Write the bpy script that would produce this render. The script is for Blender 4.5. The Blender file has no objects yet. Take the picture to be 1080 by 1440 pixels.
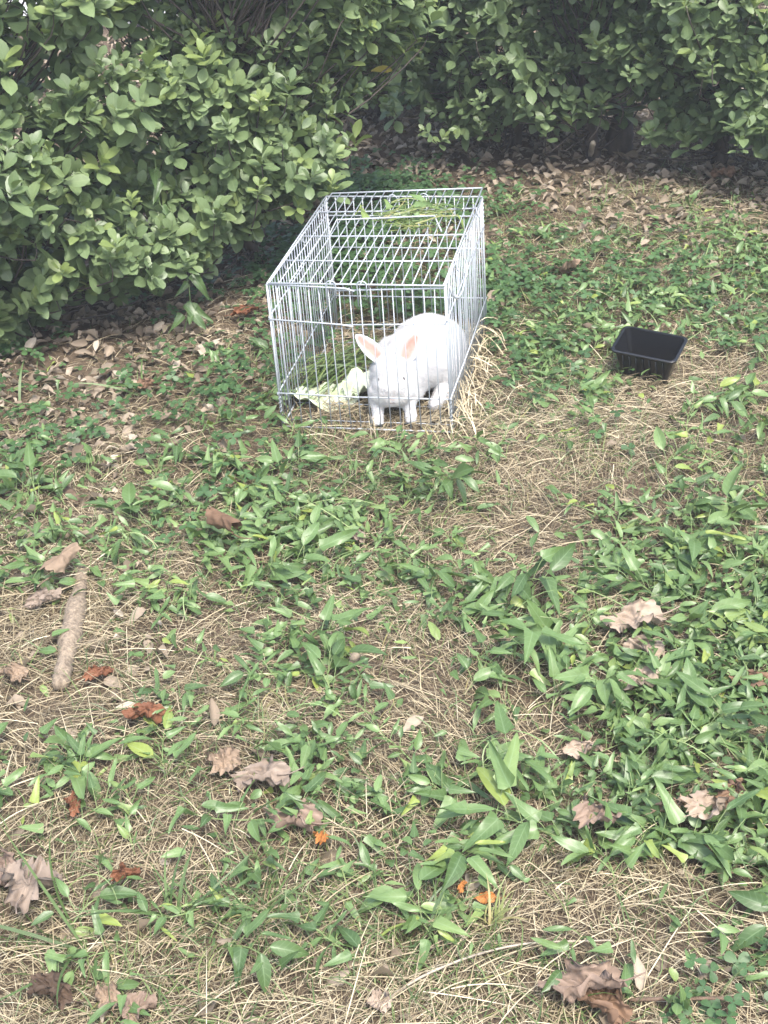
import bpy, bmesh, math
import numpy as np
from mathutils import Vector, Matrix

rng = np.random.default_rng(7)
R = math.radians
sc = bpy.context.scene
col = sc.collection

# ------------------------------------------------------------------ camera
F_PX, CX, CY = 2080.0, 540.0, 720.0          # focal length in photo pixels (1080 x 1440)
PITCH, ROLL, CAM_H = 0.5383, -0.0770, 1.6734
fw = np.array([0, math.cos(PITCH), -math.sin(PITCH)])
rt0 = np.array([1.0, 0, 0]); up0 = np.cross(rt0, fw)
rt = math.cos(ROLL) * rt0 + math.sin(ROLL) * up0
up = -math.sin(ROLL) * rt0 + math.cos(ROLL) * up0
CAM = np.array([0, 0, CAM_H])
cd = bpy.data.cameras.new('camera'); cam = bpy.data.objects.new('camera', cd); col.objects.link(cam)
m = Matrix.Identity(4)
for i in range(3):
    m[i][0], m[i][1], m[i][2], m[i][3] = rt[i], up[i], -fw[i], CAM[i]
cam.matrix_world = m
cd.sensor_fit = 'VERTICAL'; cd.sensor_height = 36.0; cd.lens = 36.0 * F_PX / 1440.0
cd.clip_start = 0.05; cd.clip_end = 500
sc.camera = cam

# ------------------------------------------------------------------ light
SUN_EL, SUN_AZ = 60.0, 158.0                 # degrees; azimuth clockwise from +Y
w = bpy.data.worlds.new('World'); sc.world = w; w.use_nodes = True
nt = w.node_tree; bg = nt.nodes['Background']
sky = nt.nodes.new('ShaderNodeTexSky'); sky.sky_type = 'NISHITA'; sky.sun_disc = False
sky.sun_elevation = R(SUN_EL); sky.sun_rotation = R(SUN_AZ)
sky.air_density = 1.0; sky.dust_density = 4.0; sky.ozone_density = 1.0
nt.links.new(sky.outputs[0], bg.inputs[0]); bg.inputs[1].default_value = 0.14
sd = bpy.data.lights.new('sun', 'SUN'); sd.energy = 1.5; sd.angle = R(11); sd.color = (1.0, 0.965, 0.91)
sun = bpy.data.objects.new('sun', sd); col.objects.link(sun)
a, e = R(SUN_AZ), R(SUN_EL)
sdir = Vector((math.sin(a) * math.cos(e), math.cos(a) * math.cos(e), math.sin(e)))
sun.rotation_euler = sdir.to_track_quat('Z', 'Y').to_euler()
sun.location = (4, -1, 6)
sc.view_settings.view_transform = 'Standard'; sc.view_settings.look = 'None'
sc.view_settings.gamma = 1.0; sc.view_settings.exposure = 1.8
sc.view_settings.use_curve_mapping = False

# ------------------------------------------------------------------ helpers
def at(px, py, z=0.0):
    """photo pixel -> world point on the level plane z"""
    d = fw + rt * (px - CX) / F_PX - up * (py - CY) / F_PX
    t = (z - CAM[2]) / d[2]
    return CAM + d * t

def to_px(P):
    v = np.asarray(P) - CAM
    dz = v @ fw
    return CX + F_PX * (v @ rt) / dz, CY - F_PX * (v @ up) / dz, dz

CAGE_W, CAGE_D, CAGE_H, CAGE_YAW = 0.42, 0.6065, 0.3729, -0.2373
CAGE_O = np.array([-0.0278, 3.187, 0.0])
cex = np.array([math.cos(CAGE_YAW), math.sin(CAGE_YAW), 0]); cey = np.array([-math.sin(CAGE_YAW), math.cos(CAGE_YAW), 0])

def cage_local(x, y):
    dx, dy = x - CAGE_O[0], y - CAGE_O[1]
    return dx * cex[0] + dy * cex[1], dx * cey[0] + dy * cey[1]

def gh(x, y):
    """height of the ground"""
    x = np.asarray(x, float); y = np.asarray(y, float)
    h = 0.012 * np.sin(2.1 * x + 0.7) * np.sin(1.7 * y + 0.3) + 0.008 * np.sin(5.3 * x + 1.9 * y) + 0.006 * np.sin(9.1 * y - 4.2 * x + 1.0) + 0.004 * np.sin(17 * x + 3) * np.sin(15 * y + 1)
    lx, ly = cage_local(x, y)
    d = np.hypot(np.maximum(np.abs(lx) - 0.21, 0), np.maximum(np.abs(ly - 0.3) - 0.3, 0))
    return h * np.clip(d / 0.35, 0, 1)

def tag(o, label=None, cat=None, group=None, kind=None):
    if label: o['label'] = label
    if cat: o['category'] = cat
    if group: o['group'] = group
    if kind: o['kind'] = kind
    return o

def make_mesh(name, V, Fq, mat=None, smooth=True, attrs=None):
    """V (n,3); Fq (k,3) or (k,4) int array, or a list of such arrays"""
    me = bpy.data.meshes.new(name)
    V = np.asarray(V, np.float32)
    Fs = Fq if isinstance(Fq, list) else [Fq]
    Fs = [np.asarray(f, np.int32) for f in Fs if len(f)]
    idx = np.concatenate([f.ravel() for f in Fs]); tot = np.concatenate([np.full(len(f), f.shape[1], np.int32) for f in Fs])
    st = np.concatenate([[0], np.cumsum(tot)[:-1]]).astype(np.int32)
    me.vertices.add(len(V)); me.vertices.foreach_set('co', V.ravel())
    me.loops.add(len(idx)); me.loops.foreach_set('vertex_index', idx)
    me.polygons.add(len(tot)); me.polygons.foreach_set('loop_start', st)
    me.update(calc_edges=True)
    me.polygons.foreach_set('use_smooth', np.full(len(tot), smooth))
    for k, v in (attrs or {}).items():
        at_ = me.attributes.new(k, 'FLOAT', 'POINT'); at_.data.foreach_set('value', np.asarray(v, np.float32))
    if mat: me.materials.append(mat)
    me.validate()
    return me

def link(name, me, parent=None, M=None):
    o = bpy.data.objects.new(name, me); col.objects.link(o)
    if parent is not None: o.parent = parent
    if M is not None: o.matrix_local = Matrix(M.tolist()) if isinstance(M, np.ndarray) else M
    return o

def empty(name, loc, rz=0.0):
    o = bpy.data.objects.new(name, None); o.empty_display_size = 0.05; col.objects.link(o)
    o.location = [float(c) for c in loc]; o.rotation_euler = (0, 0, rz)
    return o

def tube(pts, rad, n=8, cap=True):
    """tube along a polyline; rad scalar or per point"""
    P = np.asarray(pts, float); k = len(P); rad = np.broadcast_to(np.asarray(rad, float), (k,))
    T = np.gradient(P, axis=0); T /= np.linalg.norm(T, axis=1)[:, None] + 1e-12
    ref = np.array([0.31, 0.17, 0.94]) if abs(T[0] @ np.array([0.31, 0.17, 0.94])) < 0.9 else np.array([1.0, 0, 0])
    V = []
    for i in range(k):
        u = ref - (ref @ T[i]) * T[i]; u /= np.linalg.norm(u); ref = u
        v = np.cross(T[i], u)
        an = np.arange(n) * 2 * math.pi / n
        V.append(P[i] + rad[i] * (np.cos(an)[:, None] * u + np.sin(an)[:, None] * v))
    V = np.concatenate(V)
    Fq = []
    for i in range(k - 1):
        for j in range(n):
            Fq.append((i * n + j, i * n + (j + 1) % n, (i + 1) * n + (j + 1) % n, (i + 1) * n + j))
    Ft = []
    if cap:
        V = np.vstack([V, P[0], P[-1]]); c0, c1 = len(V) - 2, len(V) - 1
        for j in range(n):
            Ft.append((c0, (j + 1) % n, j)); Ft.append((c1, (k - 1) * n + j, (k - 1) * n + (j + 1) % n))
    return V, [np.array(Fq), np.array(Ft, int).reshape(-1, 3)]

def join_geo(parts):
    Vs, qs, ts, off = [], [], [], 0
    for V, Fs in parts:
        Vs.append(V)
        for f in Fs:
            if len(f): (qs if f.shape[1] == 4 else ts).append(f + off)
        off += len(V)
    return np.concatenate(Vs), [np.concatenate(x) for x in (qs, ts) if x]

def spline(pts, n):
    """Catmull-Rom through pts"""
    P = np.asarray(pts, float); P = np.vstack([2 * P[0] - P[1], P, 2 * P[-1] - P[-2]])
    out = []
    k = len(P) - 3
    for t in np.linspace(0, k - 1e-6, n):
        i = int(t); f = t - i; p0, p1, p2, p3 = P[i:i + 4]
        out.append(0.5 * ((2 * p1) + (-p0 + p2) * f + (2 * p0 - 5 * p1 + 4 * p2 - p3) * f ** 2 + (-p0 + 3 * p1 - 3 * p2 + p3) * f ** 3))
    return np.array(out)

def unit(v):
    v = np.asarray(v, float); return v / (np.linalg.norm(v, axis=-1, keepdims=True) + 1e-12)

def frames(pos, along, normal, size, wid=None):
    """(N,4,4) matrices: local Y runs along the leaf, local Z is its upper side"""
    Y = unit(along); Z = normal - np.sum(normal * Y, 1, keepdims=True) * Y; Z = unit(Z); X = np.cross(Y, Z)
    N = len(pos); M = np.zeros((N, 4, 4)); wid = size if wid is None else wid
    M[:, :3, 0] = X * wid[:, None]; M[:, :3, 1] = Y * size[:, None]; M[:, :3, 2] = Z * size[:, None]
    M[:, :3, 3] = pos; M[:, 3, 3] = 1
    return M

def scatter(name, tpls, M, pick, tint, mat, parent=None):
    """one mesh out of many transformed templates (V, F, attrs)"""
    Vs, Fs, A, tin, off = [], [], {}, [], 0
    for k, (V, Fq, at_) in enumerate(tpls):
        s = np.where(pick == k)[0]
        if not len(s): continue
        n = len(V)
        W = np.einsum('nij,vj->nvi', M[s][:, :3, :3], V) + M[s][:, None, :3, 3]
        Vs.append(W.reshape(-1, 3))
        Fs.append((Fq[None] + (off + np.arange(len(s)) * n)[:, None, None]).reshape(-1, Fq.shape[1]))
        for a_, v in at_.items(): A.setdefault(a_, []).append(np.tile(v, len(s)))
        tin.append(np.repeat(tint[s], n)); off += n * len(s)
    A = {k: np.concatenate(v) for k, v in A.items()}; A['tint'] = np.concatenate(tin)
    me = make_mesh(name, np.concatenate(Vs), Fs, mat, True, A)
    return link(name, me, parent)

def leaf_tpl(ts, ws, cols=(-1, -0.5, 0, 0.5, 1), fold=0.15, droop=0.25, wave=0.02, twist=0.0, seed=0, width=0.5, cup=0.0):
    r = np.random.default_rng(seed); V, ax, al = [], [], []
    ph = r.uniform(0, 6, 2)
    for t, wd in zip(ts, ws):
        for c in cols:
            x = c * wd * width; z = fold * abs(x) * (1 - 0.3 * t) + cup * x * x * 2 - droop * t * t + wave * math.sin(6 * t + ph[0] + 2 * c) * abs(c)
            ang = twist * t
            V.append((x * math.cos(ang) - z * math.sin(ang) * 0.3, t * (1 - 0.12 * droop * t), z + x * math.sin(ang)))
            ax.append(c); al.append(t)
    n = len(cols); Fq = []
    for i in range(len(ts) - 1):
        for j in range(n - 1):
            b = i * n + j; Fq.append((b, b + 1, b + n + 1, b + n))
    return np.array(V), np.array(Fq), {'ax': np.array(ax), 'al': np.array(al)}

# ------------------------------------------------------------------ materials
def new_mat(name):
    mt = bpy.data.materials.new(name); mt.use_nodes = True
    return mt, mt.node_tree, mt.node_tree.nodes['Principled BSDF']

def N(t, kind, **kw):
    n = t.nodes.new(kind)
    for k, v in kw.items(): setattr(n, k, v)
    return n

def math_node(t, op, a, b=None, c=None):
    n = N(t, 'ShaderNodeMath', operation=op)
    for i, v in enumerate((a, b, c)):
        if v is None: continue
        if isinstance(v, (int, float)): n.inputs[i].default_value = v
        else: t.links.new(v, n.inputs[i])
    return n.outputs[0]

def ramp(t, fac, stops, interp='LINEAR'):
    n = N(t, 'ShaderNodeValToRGB'); n.color_ramp.interpolation = interp
    el = n.color_ramp.elements
    while len(el) < len(stops): el.new(0.5)
    for e_, (p, c) in zip(el, stops): e_.position = p; e_.color = (*c, 1)
    t.links.new(fac, n.inputs[0]); return n.outputs[0]

def mix(t, fac, a, b, mode='MIX'):
    n = N(t, 'ShaderNodeMix', data_type='RGBA', blend_type=mode)
    for s, v in ((0, fac), (6, a), (7, b)):
        if isinstance(v, (int, float)): n.inputs[s].default_value = v
        elif isinstance(v, tuple): n.inputs[s].default_value = (*v, 1)
        else: t.links.new(v, n.inputs[s])
    return n.outputs[2]

def tint_fac(t):
    g = N(t, 'ShaderNodeAttribute', attribute_type='GEOMETRY', attribute_name='tint')
    o = N(t, 'ShaderNodeAttribute', attribute_type='OBJECT', attribute_name='tint')
    return math_node(t, 'ADD', g.outputs['Fac'], o.outputs['Fac'])

def noise(t, scale, detail=3, rough=0.55, vec=None, out=0):
    n = N(t, 'ShaderNodeTexNoise'); n.inputs['Scale'].default_value = scale; n.inputs['Detail'].default_value = detail; n.inputs['Roughness'].default_value = rough
    if vec is not None: t.links.new(vec, n.inputs['Vector'])
    return n.outputs[out]

def geo_pos(t):
    return N(t, 'ShaderNodeNewGeometry').outputs['Position']

def leaf_mat(name, stops, rough=0.42, trans=0.25, vein=0.35, spec=0.5, vein_col=(0.30, 0.38, 0.20), nscale=60):
    mt, t, b = new_mat(name)
    c = ramp(t, tint_fac(t), stops)
    nz = noise(t, nscale, 3, 0.6, geo_pos(t))
    c = mix(t, math_node(t, 'MULTIPLY', nz, 0.45), c, (0.03, 0.05, 0.02))
    ax = N(t, 'ShaderNodeAttribute', attribute_name='ax').outputs['Fac']; al = N(t, 'ShaderNodeAttribute', attribute_name='al').outputs['Fac']
    aa = math_node(t, 'ABSOLUTE', ax)
    mid = math_node(t, 'SMOOTH_MIN', 1.0, math_node(t, 'MAXIMUM', 0.0, math_node(t, 'SUBTRACT', 1.0, math_node(t, 'MULTIPLY', aa, 9.0))), 0.05)
    side = math_node(t, 'SINE', math_node(t, 'MULTIPLY', math_node(t, 'SUBTRACT', al, math_node(t, 'MULTIPLY', aa, 0.16)), 44.0))
    side = math_node(t, 'MULTIPLY', math_node(t, 'POWER', math_node(t, 'MAXIMUM', side, 0.0), 6.0), 0.35)
    vf = math_node(t, 'MULTIPLY', math_node(t, 'MAXIMUM', mid, side), vein)
    c = mix(t, vf, c, vein_col)
    t.links.new(c, b.inputs['Base Color']); b.inputs['Roughness'].default_value = rough
    b.inputs['Specular IOR Level'].default_value = spec
    if trans > 0:
        tr = N(t, 'ShaderNodeBsdfTranslucent'); ms = N(t, 'ShaderNodeMixShader'); ms.inputs[0].default_value = trans
        t.links.new(mix(t, 0.5, c, (0.16, 0.24, 0.03)), tr.inputs['Color'])
        t.links.new(b.outputs[0], ms.inputs[1]); t.links.new(tr.outputs[0], ms.inputs[2])
        t.links.new(ms.outputs[0], t.nodes['Material Output'].inputs['Surface'])
    return mt

M_HEDGE = leaf_mat('hedge_leaf', [(0.0, (0.088, 0.138, 0.062)), (0.5, (0.155, 0.225, 0.102)), (0.85, (0.215, 0.295, 0.135)), (0.95, (0.25, 0.33, 0.11)), (1.0, (0.52, 0.42, 0.09))], rough=0.44, trans=0.30, vein=0.22)
M_WEED = leaf_mat('weed_leaf', [(0.0, (0.065, 0.120, 0.040)), (0.5, (0.135, 0.225, 0.075)), (0.85, (0.20, 0.30, 0.11)), (1.0, (0.29, 0.36, 0.08))], rough=0.40, trans=0.25, vein=0.4, vein_col=(0.26, 0.37, 0.20))
M_CLOVER = leaf_mat('clover_leaf', [(0.0, (0.035, 0.085, 0.030)), (1.0, (0.085, 0.175, 0.062))], rough=0.5, trans=0.25, vein=0.1)
M_GRASS = leaf_mat('grass_blade', [(0.0, (0.06, 0.11, 0.035)), (0.6, (0.13, 0.20, 0.06)), (0.85, (0.23, 0.27, 0.09)), (1.0, (0.42, 0.36, 0.17))], rough=0.5, trans=0.25, vein=0.0)
M_STRAW = leaf_mat('straw', [(0.0, (0.11, 0.078, 0.048)), (0.35, (0.29, 0.222, 0.135)), (0.7, (0.51, 0.425, 0.275)), (1.0, (0.70, 0.615, 0.44))], rough=0.55, trans=0.1, vein=0.0, nscale=25)
M_LITTER = leaf_mat('leaf_litter', [(0.0, (0.08, 0.058, 0.042)), (0.4, (0.21, 0.16, 0.12)), (0.75, (0.36, 0.29, 0.225)), (1.0, (0.50, 0.43, 0.35))], rough=0.7, trans=0.08, vein=0.15, vein_col=(0.12, 0.08, 0.05), spec=0.25)
M_STEM = leaf_mat('green_stem', [(0.0, (0.14, 0.22, 0.07)), (1.0, (0.24, 0.30, 0.12))], rough=0.5, trans=0.0, vein=0.0)

def dry_mat(name, c0, c1, vein=(0.10, 0.065, 0.04)):
    mt, t, b = new_mat(name)
    p = N(t, 'ShaderNodeTexCoord').outputs['Object']
    c = ramp(t, noise(t, 18, 5, 0.65, p), [(0.3, c0), (0.7, c1)])
    c = mix(t, math_node(t, 'MULTIPLY', noise(t, 70, 4, 0.7, p), 0.35), c, tuple(x * 0.45 for x in c0))
    ax = N(t, 'ShaderNodeAttribute', attribute_name='vein').outputs['Fac']
    c = mix(t, math_node(t, 'MULTIPLY', ax, 0.55), c, vein)
    t.links.new(c, b.inputs['Base Color']); b.inputs['Roughness'].default_value = 0.68; b.inputs['Specular IOR Level'].default_value = 0.25
    tr = N(t, 'ShaderNodeBsdfTranslucent'); ms = N(t, 'ShaderNodeMixShader'); ms.inputs[0].default_value = 0.12
    t.links.new(c, tr.inputs['Color']); t.links.new(b.outputs[0], ms.inputs[1]); t.links.new(tr.outputs[0], ms.inputs[2])
    t.links.new(ms.outputs[0], t.nodes['Material Output'].inputs['Surface'])
    return mt

M_DRY = {'brown': dry_mat('dry_leaf_brown', (0.12, 0.072, 0.045), (0.26, 0.165, 0.105)),
         'tan': dry_mat('dry_leaf_tan', (0.19, 0.135, 0.092), (0.36, 0.27, 0.19)),
         'pale': dry_mat('dry_leaf_pale', (0.26, 0.20, 0.15), (0.46, 0.37, 0.285)),
         'grey': dry_mat('dry_leaf_grey', (0.18, 0.14, 0.11), (0.34, 0.275, 0.22)),
         'mauve': dry_mat('dry_leaf_mauve', (0.17, 0.12, 0.09), (0.34, 0.255, 0.195)),
         'rust': dry_mat('dry_leaf_rust', (0.12, 0.05, 0.028), (0.26, 0.115, 0.06)),
         'orange': dry_mat('dry_leaf_orange', (0.34, 0.13, 0.035), (0.50, 0.22, 0.07)),
         'dark': dry_mat('dry_leaf_dark', (0.05, 0.035, 0.025), (0.12, 0.08, 0.055))}

def bark_mat(name, c0, c1, scale=30):
    mt, t, b = new_mat(name)
    p = N(t, 'ShaderNodeTexCoord').outputs['Object']
    mp = N(t, 'ShaderNodeMapping'); mp.inputs['Scale'].default_value = (1, 1, 0.25); t.links.new(p, mp.inputs[0])
    nz = noise(t, scale, 6, 0.7, mp.outputs[0])
    t.links.new(ramp(t, nz, [(0.3, c0), (0.7, c1)]), b.inputs['Base Color']); b.inputs['Roughness'].default_value = 0.85
    bp = N(t, 'ShaderNodeBump'); bp.inputs['Strength'].default_value = 0.6; bp.inputs['Distance'].default_value = 0.006
    t.links.new(nz, bp.inputs['Height']); t.links.new(bp.outputs[0], b.inputs['Normal'])
    return mt
M_BARK = bark_mat('hedge_bark', (0.025, 0.02, 0.016), (0.075, 0.06, 0.05))
M_STICK = bark_mat('stick_bark', (0.08, 0.06, 0.042), (0.33, 0.265, 0.19), 130)
M_TWIG = bark_mat('twig_bark', (0.07, 0.045, 0.03), (0.16, 0.11, 0.075), 60)
M_STAKE = bark_mat('stake_wood', (0.25, 0.21, 0.16), (0.45, 0.39, 0.31), 40)

def plain(name, c, rough=0.4, metal=0.0, spec=0.5, nz=0.15, scale=40, bump=0.0):
    mt, t, b = new_mat(name)
    p = N(t, 'ShaderNodeTexCoord').outputs['Object']; n = noise(t, scale, 4, 0.6, p)
    t.links.new(mix(t, math_node(t, 'MULTIPLY', n, nz), c, tuple(x * 0.4 for x in c)), b.inputs['Base Color'])
    b.inputs['Roughness'].default_value = rough; b.inputs['Metallic'].default_value = metal; b.inputs['Specular IOR Level'].default_value = spec
    if bump:
        bp = N(t, 'ShaderNodeBump'); bp.inputs['Strength'].default_value = bump; bp.inputs['Distance'].default_value = 0.002
        t.links.new(n, bp.inputs['Height']); t.links.new(bp.outputs[0], b.inputs['Normal'])
    return mt
M_WIRE = plain('white_wire', (0.40, 0.435, 0.47), 0.35, 0, 0.5, 0.25, 60)
M_FENCE = plain('dark_iron', (0.018, 0.018, 0.020), 0.5, 0.3)
M_TRAY = plain('black_plastic', (0.012, 0.013, 0.015), 0.28, 0, 0.5, 0.3, 30)

# ground
mt, t, b = new_mat('soil'); M_SOIL = mt
p = geo_pos(t)
c = ramp(t, noise(t, 3.0, 6, 0.65, p), [(0.3, (0.055, 0.040, 0.029)), (0.7, (0.13, 0.10, 0.072))])
mp = N(t, 'ShaderNodeMapping'); mp.inputs['Scale'].default_value = (1, 1, 0.2); t.links.new(p, mp.inputs[0])
fine = noise(t, 140, 5, 0.75, mp.outputs[0])
c = mix(t, ramp(t, fine, [(0.42, (0, 0, 0)), (0.62, (0.7, 0.7, 0.7))]), c, (0.20, 0.15, 0.10))
vor = N(t, 'ShaderNodeTexVoronoi'); vor.inputs['Scale'].default_value = 90; t.links.new(p, vor.inputs['Vector'])
c = mix(t, ramp(t, vor.outputs['Distance'], [(0.0, (0.5, 0.5, 0.5)), (0.35, (0, 0, 0))]), c, (0.06, 0.045, 0.035))
t.links.new(c, b.inputs['Base Color']); b.inputs['Roughness'].default_value = 0.95; b.inputs['Specular IOR Level'].default_value = 0.1
bp = N(t, 'ShaderNodeBump'); bp.inputs['Strength'].default_value = 0.9; bp.inputs['Distance'].default_value = 0.012
t.links.new(fine, bp.inputs['Height']); t.links.new(bp.outputs[0], b.inputs['Normal'])
M_PAVE = plain('pale_paving', (0.52, 0.52, 0.50), 0.85, 0, 0.2, 0.35, 9)

# ------------------------------------------------------------------ ground
xs = np.concatenate([[-120, -40, -15, -8, -5], np.arange(-3.5, 3.51, 0.045), [5, 8, 15, 40, 120]])
ys = np.concatenate([[-60, -20, -6, -2], np.arange(0.4, 7.61, 0.045), [9, 12, 20, 50, 200]])
X, Y = np.meshgrid(xs, ys); nx, ny = len(xs), len(ys)
Z = gh(X, Y)
V = np.stack([X, Y, Z], -1).reshape(-1, 3)
ii = (np.arange(ny - 1)[:, None] * nx + np.arange(nx - 1)[None]).ravel()
tag(link('ground', make_mesh('ground', V, np.stack([ii, ii + 1, ii + nx + 1, ii + nx], 1), M_SOIL)), kind='structure')

pv = [(-60, 7.9), (60, 7.9), (60, 30), (-60, 30)]
V = np.array([(x, y, 0.035) for x, y in pv] + [(x, y, -0.02) for x, y in pv])
tag(link('path', make_mesh('path', V, np.array([(0, 1, 2, 3), (0, 4, 5, 1)]), M_PAVE, False)), kind='structure')

# ------------------------------------------------------------------ where things grow (read off the photograph)
GX = np.arange(12) * 90 + 45.0
GY = np.array([240, 300, 360, 420, 480, 540, 600, 660, 720, 780, 840, 900, 960, 1020, 1080, 1140, 1200, 1260, 1320, 1380, 1430.0])
def grid(s): return np.array([[float(ch) for ch in row] for row in s.split()])
G_WEED = grid('000000000000 000000021112 000000023345 001000034456 102011135544 212241026533 211251214224 322445531114 644566541356 453576432678 424475466688 113164345889 213265235889 224343213789 444355423778 343345577778 233223454578 122433332124 243442431123 111232121244 100211210344')
G_CLOVER = grid('000012200000 000256621000 001266532111 001244443232 101233332111 211221002100 211310000100 111211000000 101100000000 001100000000 000000000000 000000000000 000000000000 000000000000 000000000000 000000000000 000000000000 000000000000 000000000000 000000000012 000000000023')
G_STRAW = grid('000000000111 000000112334 000000223344 001222345455 012333445466 112334455676 234466777888 567789899999 566667799976 666666789966 878877777765 999986787555 999997888655 988888898766 877777888777 888877667777 899888888877 999888889999 998888889999 999999999999 999999999999')
G_GRASS = grid('000000000122 000000134444 000000355555 000012566655 011125666655 112234445443 112465344555 123456654444 335556543334 444444433433 344443333333 223333333333 334333333333 345544454433 335555444443 334556665444 446666776544 457877777544 579987887544 456876655545 445665555555')
G_LITTER = grid('999999999999 999988776899 899986543568 899864332343 899841111222 898621111111 787411111122 665321111111 443211111111 443211111111 433211111111 443222111112 333222111222 233222111122 222222111122 222222111222 333222111222 333222222222 333322222222 333333322233 333333322233')

def gsample(G, px, py):
    fx = np.clip((px - GX[0]) / 90, 0, 10.999); fy = np.clip(np.interp(py, GY, np.arange(len(GY))), 0, len(GY) - 1.001)
    i = fx.astype(int); j = fy.astype(int); a_ = fx - i; b_ = fy - j
    return (G[j, i] * (1 - a_) + G[j, i + 1] * a_) * (1 - b_) + (G[j + 1, i] * (1 - a_) + G[j + 1, i + 1] * a_) * b_

def patch_noise(x, y, s):
    return 0.5 + 0.25 * (np.sin(s * x + 1.3 + 2 * np.sin(0.7 * s * y)) + np.sin(s * 1.13 * y + 0.4 + 1.7 * np.sin(0.6 * s * x)))

def spots(n, G, clump=0.0, cs=14.0, pw=1.0, xr=(-2.3, 2.3), yr=(1.35, 6.4)):
    """n world points, denser where the map is high; continues past the picture's edges"""
    out = np.zeros((0, 2))
    while len(out) < n:
        x = rng.uniform(*xr, 60000); y = rng.uniform(*yr, 60000)
        px, py, _ = to_px(np.stack([x, y, np.zeros_like(x)], 1))
        ok = (px > -330) & (px < 1410) & (py < 1560)
        g = (gsample(G, px, py) / 9.0) ** pw
        if G is G_WEED or G is G_CLOVER or G is G_GRASS: g = g * np.clip((py - 205) / 60, 0, 1)
        if clump: g = g * (1 - clump + clump * 1.6 * patch_noise(x, y, cs))
        ok &= rng.random(60000) < g
        out = np.vstack([out, np.stack([x, y], 1)[ok]])
    return out[:n]

def in_cage(x, y, mg=0.0):
    lx, ly = cage_local(x, y)
    return (np.abs(lx) < CAGE_W / 2 + mg) & (ly > -mg) & (ly < CAGE_D + mg)

TR = at(911, 524)       # the black tray
def in_tray(x, y, r=0.075): return np.hypot(x - TR[0], y - TR[1]) < r

# ------------------------------------------------------------------ strands (straw, grass)
def strands(xy, length, az, lift, bend, width, z0, tint, nseg=4, upright=None):
    """ribbons: start at xy, run along az, arc of height lift; upright (0..1) turns them into standing blades"""
    n = len(xy); s = np.linspace(0, 1, nseg + 1)
    ang = az[:, None] + bend[:, None] * s[None]
    dx = np.cumsum(np.cos(ang), 1) / (nseg + 1) * length[:, None]; dy = np.cumsum(np.sin(ang), 1) / (nseg + 1) * length[:, None]
    if upright is None:
        x = xy[:, :1] + dx - dx[:, -1:] / 2; y = xy[:, 1:] + dy - dy[:, -1:] / 2
        z = gh(x, y) + z0[:, None] + lift[:, None] * 4 * (s * (1 - s))[None]
        tilt = rng.normal(0, 0.10, (n, 1)) * length[:, None]; z = np.maximum(z + tilt * (s - 0.5)[None], gh(x, y) + 0.001)
        wv = width[:, None] * (1 - 0.6 * s[None] ** 2)
    else:
        u = upright[:, None]
        th = u * (1 - 0.75 * s[None] ** 1.3)                      # elevation falls along the blade
        th = th * math.pi / 2
        ds = length[:, None] / nseg
        r = np.cumsum(np.cos(th) * ds, 1) - np.cos(th[:, :1]) * ds; zz = np.cumsum(np.sin(th) * ds, 1) - np.sin(th[:, :1]) * ds
        x = xy[:, :1] + r * np.cos(ang); y = xy[:, 1:] + r * np.sin(ang); z = gh(xy[:, :1], xy[:, 1:]) + zz + z0[:, None]
        wv = width[:, None] * np.where(s < 0.3, 0.8 + s, 1.1 * (1 - s ** 2.5) + 0.03)[None]
    sx, sy = -np.sin(ang), np.cos(ang)
    roll = rng.uniform(-0.9, 0.9, (n, 1))
    ox, oy, oz = sx * np.cos(roll) * wv / 2, sy * np.cos(roll) * wv / 2, np.sin(roll) * wv / 2
    V = np.stack([np.stack([x - ox, y - oy, z - oz], -1), np.stack([x + ox, y + oy, z + oz], -1)], 2).reshape(-1, 3)
    k = 2 * (nseg + 1)
    q = np.array([(2 * i, 2 * i + 1, 2 * i + 3, 2 * i + 2) for i in range(nseg)])
    Fq = (q[None] + (np.arange(n) * k)[:, None, None]).reshape(-1, 4)
    return V, Fq, np.repeat(tint, k)

def strand_obj(name, args_list, mat, parent=None):
    Vs, Fs, ts, off = [], [], [], 0
    for V, Fq, tn in args_list:
        Vs.append(V); Fs.append(Fq + off); ts.append(tn); off += len(V)
    return link(name, make_mesh(name, np.concatenate(Vs), np.concatenate(Fs), mat, True, {'tint': np.concatenate(ts)}), parent)

U = rng.uniform
# straw: fine mat + longer stalks
n1, n2 = 110000, 8000
s1 = spots(n1, G_STRAW, 0.45, 9.0); s2 = spots(n2, G_STRAW, 0.6, 7.0)
flow = lambda s: 2.2 * np.sin(2.3 * s[:, 0] + 1.1 * s[:, 1]) + 1.4 * np.sin(3.1 * s[:, 1] + 0.4)
tn1 = np.clip(0.46 + 0.25 * (patch_noise(s1[:, 0], s1[:, 1], 5) - 0.5) * 2 + rng.normal(0, 0.26, n1), 0, 1)
tn2 = np.clip(0.52 + rng.normal(0, 0.24, n2), 0, 1)
A1 = strands(s1, U(.014, .075, n1), flow(s1) + rng.normal(0, 1.0, n1), U(0, .006, n1), rng.normal(0, 0.2, n1), U(.0006, .0016, n1), U(.0005, .012, n1), tn1)
A2 = strands(s2, U(.07, .20, n2), flow(s2) + rng.normal(0, 0.8, n2), U(0, .014, n2), rng.normal(0, 0.13, n2), U(.0009, .0019, n2), U(.004, .022, n2), tn2, 5)
tag(strand_obj('straw', [A1, A2], M_STRAW), 'dry tan straw and dead grass matted over the soil', 'straw', kind='stuff')

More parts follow.
